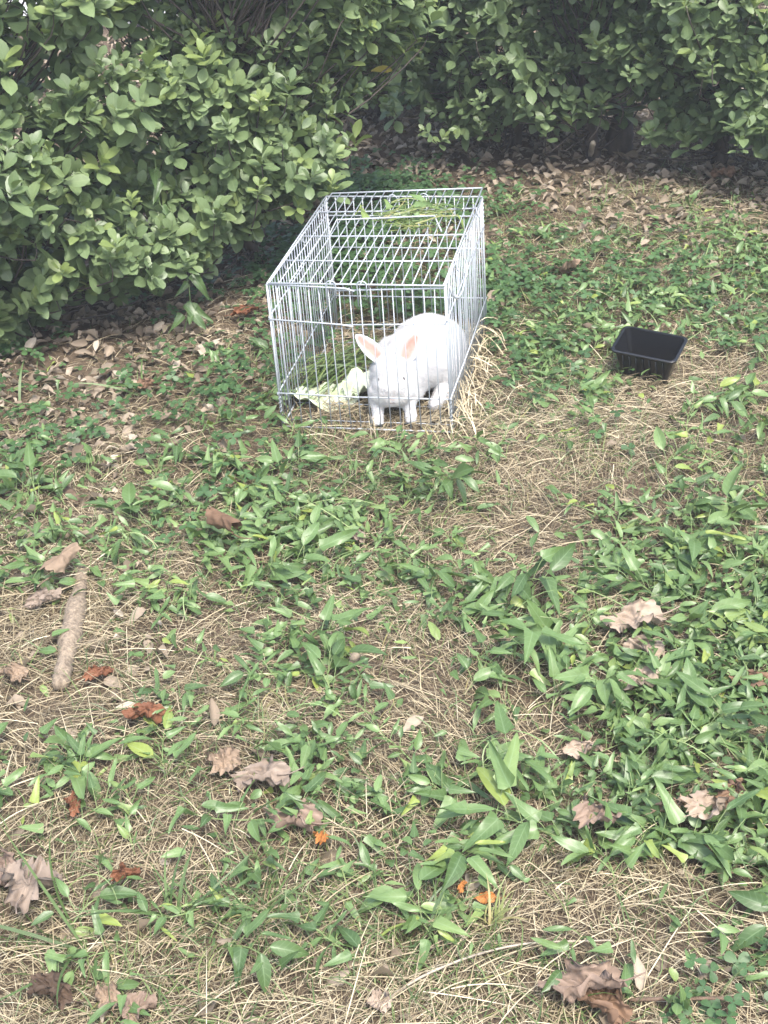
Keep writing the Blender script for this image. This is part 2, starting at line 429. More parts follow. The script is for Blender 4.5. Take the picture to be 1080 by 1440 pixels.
# grass
n = 19000
s = spots(n, G_GRASS, 0.85, 12.0, 1.6); lx, ly = cage_local(s[:, 0], s[:, 1])
s = s[~in_tray(s[:, 0], s[:, 1])]; n = len(s)
ins = in_cage(s[:, 0], s[:, 1], 0.01)
L = U(.025, .085, n) * np.where(ins, 0.35, 1)
tn = np.clip(U(0, 0.8, n) + (U(0, 1, n) > 0.85) * 0.4, 0, 1)
tag(strand_obj('grass', [strands(s, L, U(0, 6.28, n), 0 * L, rng.normal(0, 0.5, n), U(.0011, .0028, n), np.full(n, -.002), tn, 4, U(.2, .85, n))], M_GRASS), 'thin green grass blades scattered through the straw', 'grass', kind='stuff')

# ------------------------------------------------------------------ leaf litter of small dead leaves
T6 = [0, .15, .4, .7, .9, 1]
lit_t = [leaf_tpl(T6, [.05, .55, .95, .8, .4, .04], (-1, -.5, 0, .5, 1), f, dr, .05, tw, 40 + i, wd, cu) for i, (f, dr, tw, wd, cu) in enumerate([(.1, .2, .5, .30, 1.6), (-.1, -.3, -.4, .26, 2.2), (.2, .4, .2, .34, -1.4), (.0, .5, .9, .24, 1.0), (-.1, .3, .3, .30, 2.8)])]
n = 21000
s = spots(n, G_LITTER, 0.3, 8, 2.0, (-2.6, 2.6), (1.35, 7.6)); s = s[~in_tray(s[:, 0], s[:, 1], .1)]; n = len(s)
az = U(0, 6.28, n); al_ = np.stack([np.cos(az), np.sin(az), rng.normal(0, .25, n)], 1)
nr = np.stack([rng.normal(0, .45, n), rng.normal(0, .45, n), np.ones(n)], 1)
sz = U(.016, .050, n)
M = frames(np.stack([s[:, 0], s[:, 1], gh(s[:, 0], s[:, 1]) + U(.004, .018, n)], 1), al_, nr, sz)
tag(scatter('leaf_litter', lit_t, M, rng.integers(0, 5, n), np.clip(rng.normal(.55, .25, n), 0, 1), M_LITTER), 'small grey brown dead leaves littering the soil under the hedge', 'leaf litter', kind='stuff')

# ------------------------------------------------------------------ clover ground cover
def clover_tpl():
    Vs, Fs, ax, al2, off = [], [], [], [], 0
    for k in range(3):
        V, Fq, at_ = leaf_tpl([0, .35, .75, 1], [.1, .8, 1, .55], (-1, 0, 1), .2, .1, .0, 0, k, .42)
        c_, s_ = math.cos(k * 2.094), math.sin(k * 2.094)
        V = np.stack([V[:, 0] * c_ - V[:, 1] * s_, V[:, 0] * s_ + V[:, 1] * c_, V[:, 2]], 1)
        Vs.append(V); Fs.append(Fq + off); off += len(V); ax.append(at_['ax']); al2.append(at_['al'])
    return np.concatenate(Vs), np.concatenate(Fs), {'ax': np.concatenate(ax), 'al': np.concatenate(al2)}
n = 5200
s = spots(n, G_CLOVER, 0.8, 7, 1.4); s = s[~in_tray(s[:, 0], s[:, 1])]; n = len(s)
ins = in_cage(s[:, 0], s[:, 1], .01)
keep = ~ins | (U(0, 1, n) < .25); s = s[keep]; ins = ins[keep]; n = len(s)
az = U(0, 6.28, n)
M = frames(np.stack([s[:, 0], s[:, 1], gh(s[:, 0], s[:, 1]) + U(.015, .055, n) * np.where(ins, .4, 1)], 1), np.stack([np.cos(az), np.sin(az), rng.normal(0, .2, n)], 1), np.stack([rng.normal(0, .3, n), rng.normal(-.1, .3, n), np.ones(n)], 1), U(.010, .021, n))
tag(scatter('clover', [clover_tpl()], M, np.zeros(n, int), U(0, 1, n), M_CLOVER), 'dark green clover leaves carpeting the ground behind the cage', 'clover', kind='stuff')

# ------------------------------------------------------------------ broad-leaved vine weeds
TW = [0, .06, .16, .34, .56, .78, .93, 1]
W_SHAPES = [[.35, .95, .80, .72, .62, .42, .18, .02], [.12, .45, .72, .92, .85, .55, .22, .02], [.55, 1.0, .85, .66, .55, .38, .16, .02], [.10, .32, .52, .66, .64, .46, .2, .02]]
weed_t, weed_fine = [], []
for i in range(8):
    kw = dict(fold=U(.15, .8), droop=U(-.1, .5), wave=U(.02, .06), twist=U(-1.0, 1.0), seed=100 + i, width=[.20, .22, .19, .16][i % 4])
    weed_fine.append(leaf_tpl(TW, W_SHAPES[i % 4], **kw))
    weed_t.append(leaf_tpl([TW[j] for j in (0, 1, 3, 5, 7)], [W_SHAPES[i % 4][j] for j in (0, 1, 3, 5, 7)], (-1, 0, 1), **kw))
for i in range(3):
    weed_t.append(leaf_tpl([0, .15, .45, .8, 1], [.1, .7, 1.0, .7, .05], (-1, 0, 1), fold=U(.1, .5), droop=U(0, .3), wave=.03, twist=U(-.5, .5), seed=150 + i, width=.34))
weed_me = [make_mesh('leaf', V_, F_, M_WEED, True, a_) for V_, F_, a_ in weed_fine]

n = 8500
s = spots(n, G_WEED, 0.85, 11, 2.5); s = s[~in_cage(s[:, 0], s[:, 1], .03) & ~in_tray(s[:, 0], s[:, 1])]; n = len(s)
az = U(0, 6.28, n); el = rng.normal(.15, .4, n)
along = np.stack([np.cos(az) * np.cos(el), np.sin(az) * np.cos(el), np.sin(el)], 1)
nr = np.stack([rng.normal(0, .35, n), rng.normal(-.15, .35, n), np.ones(n)], 1)
pk = np.where(U(0, 1, n) < .14, rng.integers(8, 11, n), rng.integers(0, 8, n))
M = frames(np.stack([s[:, 0], s[:, 1], gh(s[:, 0], s[:, 1]) + U(.008, .045, n)], 1), along, nr, U(.018, .050, n) * np.where(pk > 7, .55, 1))
tag(scatter('weed_ground_cover', weed_t, M, pk, np.clip(U(0, .92, n) + (U(0, 1, n) < .06) * .5, 0, 1), M_WEED), 'small green weed leaves covering the ground between the larger sprigs', 'ground cover', kind='stuff')

LANDMARKS = [(911, 495, 'the black plastic tray', 1), (799, 380, 'the tan lobed leaf beyond the tray', 1), (1000, 330, 'the litter under the shaded hedge', 1), (700, 380, 'the wire cage side', 0), (640, 300, 'the back of the wire cage', 0),
    (510, 640, 'the front of the wire cage', 0), (370, 560, 'the cage corner facing the hedge bush', 0), (206, 541, 'the rounded curled brown leaf', 2), (250, 400, 'the litter below the hedge bush', 2), (40, 560, 'the foot of the hedge bush', 2), (62, 690, 'the dark rotten branch', 3),
    (318, 748, 'the tightly rolled brown leaf', 4), (88, 815, 'the twisted tan leaf', 3), (82, 968, 'the lower end of the bark stick', 3), (498, 752, 'the small grey flat leaf', 4), (207, 1019, 'the curled reddish brown leaf', 5), (108, 1142, 'the small rust crumpled leaf', 5),
    (42, 1252, 'the broad grey veined leaf', 5), (177, 1240, 'the folded rust brown leaf', 5), (345, 1095, 'the grey brown half-hidden leaf', 5), (430, 1165, 'the mauve leaf and orange leaf', 5), (893, 880, 'the long pale buried leaf', 6), (900, 935, 'the pale ragged leaves', 6), (1056, 962, 'the brown leaf in the vine tangle', 6),
    (838, 1151, 'the pale mauve open leaf', 7), (985, 1140, 'the crumpled pale leaf', 7), (830, 1400, 'the large crumpled pinkish leaf', 8), (740, 1062, 'the dark pod-like leaf', 7), (670, 1262, 'the orange leaf scraps', 8), (1012, 700, 'the small tan leaf in straw', 6), (818, 1046, 'the small crumpled pale leaf', 7),
    (72, 1392, 'the dark curled leaf', 5), (536, 1420, 'the small pale pointed leaf', 8), (960, 1404, 'the thin dark twig', 8), (640, 1360, 'the long bent straw stalk', 8), (720, 740, 'the bare straw patch', 4)]
GROUPS = ['weeds around the cage', 'weeds around the black tray', 'weeds below the hedge bush', 'weeds along the bark stick', 'weeds before the cage', 'weeds among rust and grey leaves', 'vine weeds over the pale leaves', 'vine weeds around the crumpled leaf', 'weeds in the thick straw']
def weed_zone(px, py, look):
    k = min(range(len(LANDMARKS)), key=lambda i: (LANDMARKS[i][0] - px) ** 2 + (1.6 * (LANDMARKS[i][1] - py)) ** 2)
    X_, Y_, ph, g_ = LANDMARKS[k]; d_ = math.hypot(X_ - px, 1.6 * (Y_ - py))
    return look + ' weed sprig ' + ('beside ' if d_ < 60 else 'growing near ' if d_ < 120 else 'farther from ') + ph, GROUPS[g_]

n = 170
s = spots(n, G_WEED, 0.3, 9, 2.6); s = s[~in_cage(s[:, 0], s[:, 1], .2) & ~in_tray(s[:, 0], s[:, 1], .2)]; n = len(s)
tag(strand_obj('vine_stems', [strands(s, U(.10, .26, n), U(0, 6.28, n), U(.015, .05, n), rng.normal(0, 2.0, n), U(.0014, .0024, n), U(.012, .04, n), U(0, 1, n), 12)], M_STEM), 'thin pale green vine stems trailing through the weeds', 'vine stems', kind='stuff')

def weed_plant(x, y, size, nleaf, az0, spread, upr, label=None, group=None):
    z = float(gh(x, y)); root = empty('weed_plant', (x, y, z))
    px, py, _ = to_px(np.array([x, y, 0.0]))
    tb = U(.15, .7)
    look = ('small ' if size < .043 else 'large ' if size > .06 else '') + ('many-leaved ' if nleaf > 11 else 'few-leaved ' if nleaf < 8 else '') + ('dark green' if tb < .33 else 'pale green' if tb > .53 else 'green')
    lb, gr = weed_zone(px, py, look)
    tag(root, label or lb, 'weed', group or gr)
    k = 7; tt = np.linspace(0, 1, k)
    Lr = spread; bend = rng.normal(0, 1.0)
    rx = np.cumsum(np.cos(az0 + bend * tt)) * Lr / k; ry = np.cumsum(np.sin(az0 + bend * tt)) * Lr / k
    rx -= rx[0]; ry -= ry[0]
    rz = upr * np.sin(tt * 2.2) + 0.004
    P = np.stack([rx, ry, rz + gh(x + rx, y + ry) - z], 1)
    geo = [tube(P, np.linspace(.0016, .0008, k), 5)]
    for j in range(nleaf):
        f = (j + .6) / nleaf; f = min(max(f + rng.normal(0, .05), 0.05), 1)
        b_ = np.array([np.interp(f, tt, P[:, i]) for i in range(3)])
        la = az0 + bend * f + (1 if j % 2 else -1) * U(.4, 1.3) + rng.normal(0, .3)
        pl = U(.012, .04) * size / .06
        base = b_ + np.array([math.cos(la) * pl * .7, math.sin(la) * pl * .7, pl * U(.4, 1.1)])
        el_ = rng.normal(.12, .42)
        al2 = np.array([[math.cos(la) * math.cos(el_), math.sin(la) * math.cos(el_), math.sin(el_)]])
        nr2 = np.array([[rng.normal(0, .3), rng.normal(-.2, .3), 1.0]])
        sz_ = np.array([size * U(.6, 1.2)])
        Mx = frames(base[None], al2, nr2, sz_)[0]
        # keep the tip out of the soil
        tip = Mx[:3, 3] + Mx[:3, 1]
        if tip[2] < .004: Mx[2, 3] += .006 - tip[2]
        o = link('leaf', weed_me[rng.integers(0, 8)], root, Mx)
        o['tint'] = float(np.clip(tb + rng.normal(0, .18) + (.45 if U(0, 1) < .05 else 0), 0, 1))
        geo.append(tube(spline([b_, (b_ + Mx[:3, 3]) / 2 + [0, 0, .003], Mx[:3, 3]], 4), .0008, 4, False))
    V_, F_ = join_geo(geo)
    link('stem', make_mesh('stem', V_, F_, M_STEM, True, {'tint': U(0, 1, len(V_))}), root)
    return root

cand = spots(4000, G_WEED, 0.7, 11, 2.2)
px, py, _ = to_px(np.c_[cand, np.zeros(len(cand))])
ok = (px > -60) & (px < 1140) & (py > 250) & (py < 1470) & ~in_cage(cand[:, 0], cand[:, 1], .05) & ~in_tray(cand[:, 0], cand[:, 1], .13)
cand = cand[ok]; chosen = []
for c_ in cand:
    if all((c_[0] - q[0]) ** 2 + (c_[1] - q[1]) ** 2 > .055 ** 2 for q in chosen): chosen.append(c_)
    if len(chosen) >= 270: break
for c_ in chosen:
    pxx, pyy, _ = to_px(np.array([c_[0], c_[1], 0.0]))
    dens = float(gsample(G_WEED, np.array([pxx]), np.array([pyy]))[0])
    big = 1.0 + (.15 if (pxx > 600 and pyy > 680) else -.2 if pyy < 480 else 0)
    weed_plant(c_[0], c_[1], U(.032, .058) * big, int(U(5, 9) + dens * .8), U(0, 6.28), U(.06, .17), U(.008, .035))
# a few larger sprigs that stand out
for pxx, pyy, sz_, nl, a_, sp, u_ in [(430, 900, .065, 11, -.9, .10, .05), (470, 985, .07, 11, 2.2, .12, .03), (625, 690, .08, 8, -.6, .12, .05), (720, 830, .085, 9, -1.2, .10, .06), (790, 900, .085, 10, -2.4, .14, .05),
                                      (845, 960, .07, 10, -1.5, .10, .05), (640, 1100, .075, 11, .3, .16, .04), (800, 1185, .09, 10, 2.9, .16, .04), (910, 1200, .075, 11, .2, .16, .03), (960, 790, .08, 10, .8, .16, .04),
                                      (230, 760, .075, 8, 2.6, .12, .03), (90, 1070, .07, 10, -.3, .16, .02), (370, 820, .075, 9, .4, .13, .03), (930, 1060, .075, 11, .1, .18, .03), (60, 730, .08, 6, 2, .08, .06)]:
    g_ = at(pxx, pyy); weed_plant(g_[0], g_[1], sz_, nl, a_, sp, u_)

# ------------------------------------------------------------------ hedge shrubs
TH = [0, .12, .32, .56, .78, .92, 1]
H_W = [[.08, .30, .72, 1.0, .88, .46, .03], [.08, .40, .85, 1.0, .76, .36, .02], [.08, .22, .58, .92, .96, .58, .05]]
hed_t = []
for i in range(6):
    hed_t.append(leaf_tpl(TH, H_W[i % 3], (-1, 0, 1), U(.15, .6), U(.0, .30), U(.0, .03), U(-.3, .3), 200 + i, U(.25, .30)))
hed_me = [make_mesh('leaf', V_, F_, M_HEDGE, True, a_) for V_, F_, a_ in hed_t]

def hedge(name, label, line, zlow, zhigh, thick, ntip, group, gaps=(), leaf=(.036, .072), special=None, extra=(), bulge=.10, deep=.5, ton=(.2, .75), ntrunk=4):
    """line: front face on the ground, left to right; foliage hangs between zlow(u) and zhigh and reaches 'thick' inwards"""
    line = spline(np.array(line, float), 60); seg = np.linalg.norm(np.diff(line, axis=0), axis=1); S = np.r_[0, np.cumsum(seg)]; S /= S[-1]
    def on(u):
        p_ = np.stack([np.interp(u, S, line[:, 0]), np.interp(u, S, line[:, 1])], -1)
        q_ = np.stack([np.interp(np.minimum(u + .02, 1), S, line[:, 0]) - np.interp(np.maximum(u - .02, 0), S, line[:, 0]), np.interp(np.minimum(u + .02, 1), S, line[:, 1]) - np.interp(np.maximum(u - .02, 0), S, line[:, 1])], -1)
        q_ = unit(q_); return p_, np.stack([q_[..., 1], -q_[..., 0]], -1)      # outward = towards the camera side
    ctr, _ = on(np.array([.5]))
    root = empty(name, (ctr[0, 0], ctr[0, 1], 0)); tag(root, label, 'hedge', group)
    off = np.array([ctr[0, 0], ctr[0, 1], 0])
    u = rng.random(ntip); zl = np.interp(u, *zlow); z = zl + (zhigh - zl) * rng.random(ntip)
    p_, nrm = on(u)
    d = np.where(rng.random(ntip) < deep, rng.random(ntip) * thick, rng.random(ntip) * .05)     # depth behind the face
    bl = bulge * (np.sin(9 * u + 2 + 5 * z) + np.sin(23 * u + 11 * z + 1) * .8 + np.sin(17 * z - 6 * u) * .7) / 1.6
    # foliage tucks in towards the bottom
    tuck = .10 * np.clip(1 - (z - zl) / .25, 0, 1) ** 2
    shoot = (rng.random(ntip) < .14) & (d < .05)               # new shoots stand out of the clipped face
    d = np.where(shoot, -U(.03, .10, ntip), d)
    P = np.c_[p_ - nrm * (d - bl + tuck)[:, None], z]
    keep = np.ones(ntip, bool)
    for gx, gy, gr in gaps:
        px_, py_, _ = to_px(P); keep &= ((px_ - gx) ** 2 + (py_ - gy) ** 2 > gr * gr) | (d > .3)
    P, nrm, d, shoot = P[keep], nrm[keep], d[keep], shoot[keep]; nt_ = len(P)
    axd = unit(np.c_[nrm * U(.3, 1.1, (nt_, 1)), U(.2, 1.2, nt_)] + rng.normal(0, .42, (nt_, 3)))
    axd = np.where(shoot[:, None], unit(axd + [0, 0, .9]), axd)
    for e_p, e_d in extra:
        for q_ in range(3):
            P = np.vstack([P, np.asarray(e_p) - unit(e_d) * .05 * q_ + rng.normal(0, .012, 3)]); axd = np.vstack([axd, unit(np.asarray(e_d, float) + rng.normal(0, .12 + .15 * q_, 3))]); d = np.r_[d, 0]
    nt_ = len(P)
    pos, alo, nor, siz, tin, sh = [], [], [], [], [], []
    for i in range(nt_):
        k = rng.integers(6, 11); A = axd[i]; B = unit(np.cross(A, [.2, .1, .97])); C_ = np.cross(A, B)
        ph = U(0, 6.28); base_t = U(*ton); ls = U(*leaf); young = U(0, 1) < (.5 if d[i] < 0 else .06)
        for j in range(k):
            f = j / k; th = ph + j * 2.4; rad = math.cos(th) * B + math.sin(th) * C_
            op = U(.9, 1.35) * (1.0 - .75 * f)                  # outer leaves lie open, the youngest stand along the axis
            al_ = math.cos(op) * A + math.sin(op) * rad
            no_ = math.cos(op) * -rad + math.sin(op) * A
            no_ = unit(no_ + .55 * np.array([0, -.15, 1.0]) + rng.normal(0, .18, 3)); al_ = unit(al_ + rng.normal(0, .15, 3) - [0, 0, .18 * (1 - f)])
            pos.append(P[i] + A * (.055 * f - .03)); alo.append(al_); nor.append(no_)
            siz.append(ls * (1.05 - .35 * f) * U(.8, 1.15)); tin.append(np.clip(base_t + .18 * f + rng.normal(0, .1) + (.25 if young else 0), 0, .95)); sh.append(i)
    pos, alo, nor, siz, tin = map(np.array, (pos, alo, nor, siz, tin))
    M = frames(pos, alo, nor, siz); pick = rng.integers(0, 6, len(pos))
    # the leaves that show largest become parts of their own
    cen = pos + alo * siz[:, None] * .5; px_, py_, dz = to_px(cen)
    vis = (px_ > -10) & (px_ < 1090) & (py_ > -10) & (py_ < 700)
    best = {}
    for i in np.where(vis)[0]:
        key = (int(px_[i] // 15), int(py_[i] // 15))
        if key not in best or dz[i] < dz[best[key]]: best[key] = i
    front = np.array(sorted(best.values()))
    toC = unit(CAM - cen[front]); nz_ = unit(np.cross(M[front][:, :3, 0], M[front][:, :3, 1]))
    area = siz[front] ** 2 / dz[front] ** 2 * np.abs(np.sum(toC * nz_, 1))
    own = front[np.argsort(-area)[:298]]
    rest = np.ones(len(pos), bool); rest[own] = False
    for i in own:
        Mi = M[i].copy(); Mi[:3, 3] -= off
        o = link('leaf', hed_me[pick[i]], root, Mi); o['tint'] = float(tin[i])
    if special is not None:
        for (sp_pos, sp_al, sp_n, sp_s, lb) in special:
            Mi = frames(np.array([sp_pos]), np.array([sp_al], float), np.array([sp_n], float), np.array([sp_s]))[0]; Mi[:3, 3] -= off
            o = link('leaf', hed_me[0], root, Mi); o['tint'] = 1.0; o['label'] = lb
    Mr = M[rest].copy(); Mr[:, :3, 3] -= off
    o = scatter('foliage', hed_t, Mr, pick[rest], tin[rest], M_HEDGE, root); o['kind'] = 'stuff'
    # trunks and branches
    tr_u = np.linspace(.08, .92, ntrunk) + rng.normal(0, .03, ntrunk); tp, tn_ = on(tr_u); geo = []
    bases = []
    for i in range(ntrunk):
        b0 = np.r_[tp[i] - tn_[i] * (thick * .55), -.03]; b1 = b0 + np.array([rng.normal(0, .05), rng.normal(0, .05), .35]); b2 = b1 + np.array([rng.normal(0, .12), rng.normal(0, .1), .45])
        path = spline([b0, b1, b2], 10); Vt, Ft = tube(path, np.linspace(.026, .011, 10) * U(.8, 1.3), 8)
        link('trunk', make_mesh('trunk', Vt - off, Ft, M_BARK), root); bases.append(path)
    for i in rng.permutation(nt_)[:int(nt_ * .28)]:
        e_ = P[i] - axd[i] * .02
        bp_ = bases[int(np.argmin([np.hypot(*(q[0, :2] - e_[:2])) for q in bases]))]
        st_ = bp_[min(9, max(1, int((e_[2] * .6) / .8 * 9) + rng.integers(0, 3)))]
        mid = (st_ + e_) / 2 + rng.normal(0, .03, 3) - [0, 0, .03]; pre = e_ - axd[i] * .07
        geo.append(tube(spline([st_, mid, pre, e_], 8), np.linspace(.0040, .0013, 8), 5, False))
    Vb, Fb = join_geo(geo); o = link('branches', make_mesh('branches', Vb - off, Fb, M_BARK), root); o['kind'] = 'stuff'
    return root

g2 = lambda px, py: at(px, py)[:2]
lineL = [g2(-420, 640), g2(-180, 570), g2(0, 530), g2(130, 490), g2(260, 450), g2(380, 425), g2(480, 398), g2(555, 350), g2(570, 270)]
yp = at(522, 100, .56)
hedge('hedge_shrub', 'bright green dense hedge bush overhanging leaf litter beside the cage', lineL,
      ([0, .26, .38, .52, .62, .72, .80, .88, .94, 1], [.02, .02, .03, .12, .24, .33, .43, .50, .56, .56]), 1.15, .60, 4000, 'hedge shrubs', gaps=[(45, 85, 20)],
      extra=[(at(545, 62, .62), (.8, -.1, .6)), (at(512, 85, .60), (.5, -.2, .8)), (at(505, 112, .56), (.7, -.2, .6)), (at(478, 128, .52), (.6, -.4, .7)), (at(470, 165, .47), (.8, -.2, .4)), (at(447, 175, .45), (.4, -.4, .8)), (at(440, 205, .40), (.7, -.3, .2)), (at(418, 235, .36), (.5, -.5, .3)), (at(400, 262, .31), (.5, -.5, .2)), (at(240, 225, .32), (.5, -.6, .8)), (at(285, 240, .3), (.2, -.7, .7))],
      special=[(yp, (1, -.1, .12), (-.1, -.6, .8), .062, 'yellow leaf on the hedge edge')], ton=(.3, .8))
lineM = [g2(575, 150), g2(590, 215), g2(680, 250), g2(800, 262), g2(900, 264), g2(960, 245)]
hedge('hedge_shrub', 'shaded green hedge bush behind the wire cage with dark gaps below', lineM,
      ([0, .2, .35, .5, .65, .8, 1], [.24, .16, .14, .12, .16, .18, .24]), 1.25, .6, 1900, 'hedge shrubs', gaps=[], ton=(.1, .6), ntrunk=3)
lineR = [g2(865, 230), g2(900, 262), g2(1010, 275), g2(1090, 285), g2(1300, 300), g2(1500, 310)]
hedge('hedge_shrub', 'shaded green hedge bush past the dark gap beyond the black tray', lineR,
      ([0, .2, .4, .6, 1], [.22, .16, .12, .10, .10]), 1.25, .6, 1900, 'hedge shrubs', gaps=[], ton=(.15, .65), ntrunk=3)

lineB = [g2(400, 160), g2(480, 178), g2(560, 178), g2(650, 168)]
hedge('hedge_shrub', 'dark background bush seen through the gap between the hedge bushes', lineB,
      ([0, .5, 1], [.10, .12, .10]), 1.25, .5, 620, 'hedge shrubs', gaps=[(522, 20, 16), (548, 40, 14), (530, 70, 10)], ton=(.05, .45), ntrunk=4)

# ------------------------------------------------------------------ fence behind the gap
fr = empty('picket_fence', (at(560, 90)[0], 7.75, 0)); tag(fr, 'dark metal picket fence standing behind the gap in the hedge', 'fence')
def boxgeo(c, s):
    c = np.array(c, float); s = np.array(s, float) / 2
    V = np.array([[x, y, z] for x in (-1, 1) for y in (-1, 1) for z in (-1, 1)]) * s + c
    return V, [np.array([(0, 1, 3, 2), (4, 6, 7, 5), (0, 4, 5, 1), (2, 3, 7, 6), (0, 2, 6, 4), (1, 5, 7, 3)])]
Vp, Fp = boxgeo((0, 0, .55), (.022, .022, 1.14)); pm = make_mesh('picket', Vp, Fp, M_FENCE, False)
for k in range(-14, 15):
    o = link('picket', pm, fr); o.location = (k * .115, 0, 0)
for zz in (.14, .98):
    Vp, Fp = boxgeo((0, .024, zz), (3.5, .02, .04)); link('rail', make_mesh('rail', Vp, Fp, M_FENCE, False), fr)

# ------------------------------------------------------------------ wire cage
cg = empty('wire_cage', CAGE_O + [0, 0, .008], CAGE_YAW)
tag(cg, 'white wire pet cage with a hinged lid standing on the grass', 'cage')
W2, D, H = CAGE_W / 2, CAGE_D, CAGE_H
RW, RF = .00135, .0021
def rod(name, pts, r, parent, n=6):
    Vr, Fr = tube(pts, r, n); return link(name, make_mesh(name, Vr, Fr, M_WIRE), parent)
def frame_part(name, loops, r=RF):
    V_, F_ = join_geo([tube(np.array(l, float), r, 7) for l in loops]); return link(name, make_mesh(name, V_, F_, M_WIRE), cg)
vert_me = None
def wires(parent, starts, ends, r=RW):
    for s_, e_ in zip(starts, ends):
        s_, e_ = np.array(s_, float), np.array(e_, float); mid = (s_ + e_) / 2 + rng.normal(0, .0012, 3)
        rod('wire', np.array([s_, mid, e_]), r, parent, 5)
# front
fp = frame_part('front_panel', [[(-W2, 0, 0), (W2, 0, 0)], [(-W2, 0, 0), (-W2, 0, H)], [(W2, 0, 0), (W2, 0, H)], [(-W2, 0, H), (-W2 * .1, -.004, H - .006), (.0, -.006, H - .012)], [(-W2 * .22, .004, H - .015), (W2, .002, H - .004)]])
xsF = np.linspace(-W2, W2, 18)[1:-1]
wires(fp, [(x, .002, 0) for x in xsF], [(x + rng.normal(0, .0015), .002, H - .006) for x in xsF])
for fz, sag in ((.235, .0), (.755, .006)):
    rod('cross_wire', np.array([(-W2 - .004, -.002, H * fz + .004), (-W2 * .2, -.002, H * fz - sag), (-.01, -.004, H * fz - sag * 1.6)]), RF * .9, fp)
    rod('cross_wire', np.array([(-W2 * .25, .004, H * fz - sag - .004), (W2 + .004, .004, H * fz - .002)]), RF * .9, fp)
for hx in (-.055, .018):
    an = np.linspace(0, math.pi, 9)
    rod('hook', np.r_[[(hx - .011, -.004, H - .05)], np.c_[hx - .011 * np.cos(an), np.full(9, -.004), H + .004 + .008 * np.sin(an)], [(hx + .011, -.004, H - .03)]], RW * 1.2, fp)
# back
bp_ = frame_part('back_panel', [[(-W2, D, 0), (W2, D, 0)], [(-W2, D, H), (W2, D, H)], [(-W2, D, 0), (-W2, D, H)], [(W2, D, 0), (W2, D, H)]])
wires(bp_, [(x, D, 0) for x in xsF], [(x, D, H) for x in xsF])
for fz in (.24, .62, .86): rod('cross_wire', np.array([(-W2, D - .003, H * fz), (W2, D - .003, H * fz)]), RF * .9, bp_)
# sides
ysS = np.linspace(0, D, 27)[1:-1]
for sx in (-1, 1):
    sp_ = frame_part('side_panel', [[(sx * W2, 0.003, 0), (sx * W2, D - .003, 0)], [(sx * W2, .003, H), (sx * W2, D - .003, H)], [(sx * W2, .006, 0), (sx * W2, .006, H)], [(sx * W2, D - .006, 0), (sx * W2, D - .006, H)]])
    wires(sp_, [(sx * W2, y, 0) for y in ysS], [(sx * W2, y + rng.normal(0, .0012), H) for y in ysS])
    for fz in (.24, .78):
        rod('cross_wire', np.array([(sx * (W2 + .002), -.004, H * fz), (sx * (W2 + .003), D * .5, H * fz + rng.normal(0, .003)), (sx * (W2 + .002), D + .004, H * fz)]), RF * .9, sp_)
    for yy in (0, D):                                   # spiral joints at the corners
        tt = np.linspace(0, 1, 40); 
        rod('spiral_joint', np.c_[sx * W2 + .0035 * np.cos(tt * 44), yy + .0035 * np.sin(tt * 44), tt * H * .22 + (.76 * H if yy else .01)], .0009, sp_, 4)
    if sx == 1:
        rod('handle', spline([(W2 + .004, .26, H - .03), (W2 + .012, .25, H - .055), (W2 + .014, .13, H - .075), (W2 + .012, .04, H - .04), (W2 + .006, .03, H - .01)], 16), RF * 1.15, sp_)
    rod('foot', np.array([(sx * W2, .002, .004), (sx * W2 * 1.0, -.004, -.012), (sx * W2 * .93, -.012, -.02)]), RW, sp_)
# floor grid
fl = frame_part('floor_grid', [[(-W2 + .004, y, .004), (W2 - .004, y, .004)] for y in np.linspace(.03, D - .03, 7)], RW)
# lid, lifted a little at the back
def lid(x, f):
    zb = .0035 + (.001 + .016 * (x + W2) / CAGE_W) * f
    return (x * (1 - .0 * f) + .008 * f * (1 if x < 0 else .2), -.002 + (D + .012) * f, H + zb)
ld = frame_part('lid', [[lid(-W2 + .006, 0), lid(W2 - .002, 0)], [lid(-W2 + .006, 1), lid(W2 - .002, 1)], [lid(-W2 + .006, 0), lid(-W2 + .006, 1)], [lid(W2 - .002, 0), lid(W2 - .002, 1)]], RF)
for x in np.linspace(-W2 + .006, W2 - .002, 18)[1:-1]:
    s_, e_ = np.array(lid(x, 0)), np.array(lid(x, 1)); rod('wire', np.array([s_, (s_ + e_) / 2 + [rng.normal(0, .001), 0, -.002], e_]), RW * 1.1, ld, 5)
for f in (.24, .50, .78):
    a_, b_ = np.array(lid(-W2 - .004, f)), np.array(lid(W2 + .004, f)); rod('cross_wire', np.array([a_ - [0, 0, .003], (a_ + b_) / 2 - [0, 0, .005], b_ - [0, 0, .003]]), RF, ld)
hd = [lid(-.135, .50), lid(-.125, .575), lid(.125, .60), lid(.15, .52)]
rod('lid_handle', np.array([(p_[0], p_[1], p_[2] + q) for p_, q in zip(hd, (.0, .022, .022, .0))]), RF, ld)
for hx, f in ((-.03, .93), (.06, .93)):
    an = np.linspace(0, math.pi, 9); c0 = np.array(lid(hx, f)); rod('hook', np.c_[c0[0] - .014 * np.cos(an), c0[1] + .0 * an, c0[2] - .012 + .018 * np.sin(an)], RW, ld)
for f in (.22, .5, .76):
    for sx in (-1, 1):
        an = np.linspace(0, 2 * math.pi, 11); c0 = np.array(lid(sx * W2, f)); rod('hinge_ring', np.c_[c0[0] + .002 * an, c0[1] + .006 * np.cos(an), c0[2] - .010 + .012 * np.sin(an)], RW * .9, ld, 5)

def cagept(x, y, z): return CAGE_O + cex * x + cey * y + np.array([0, 0, z])

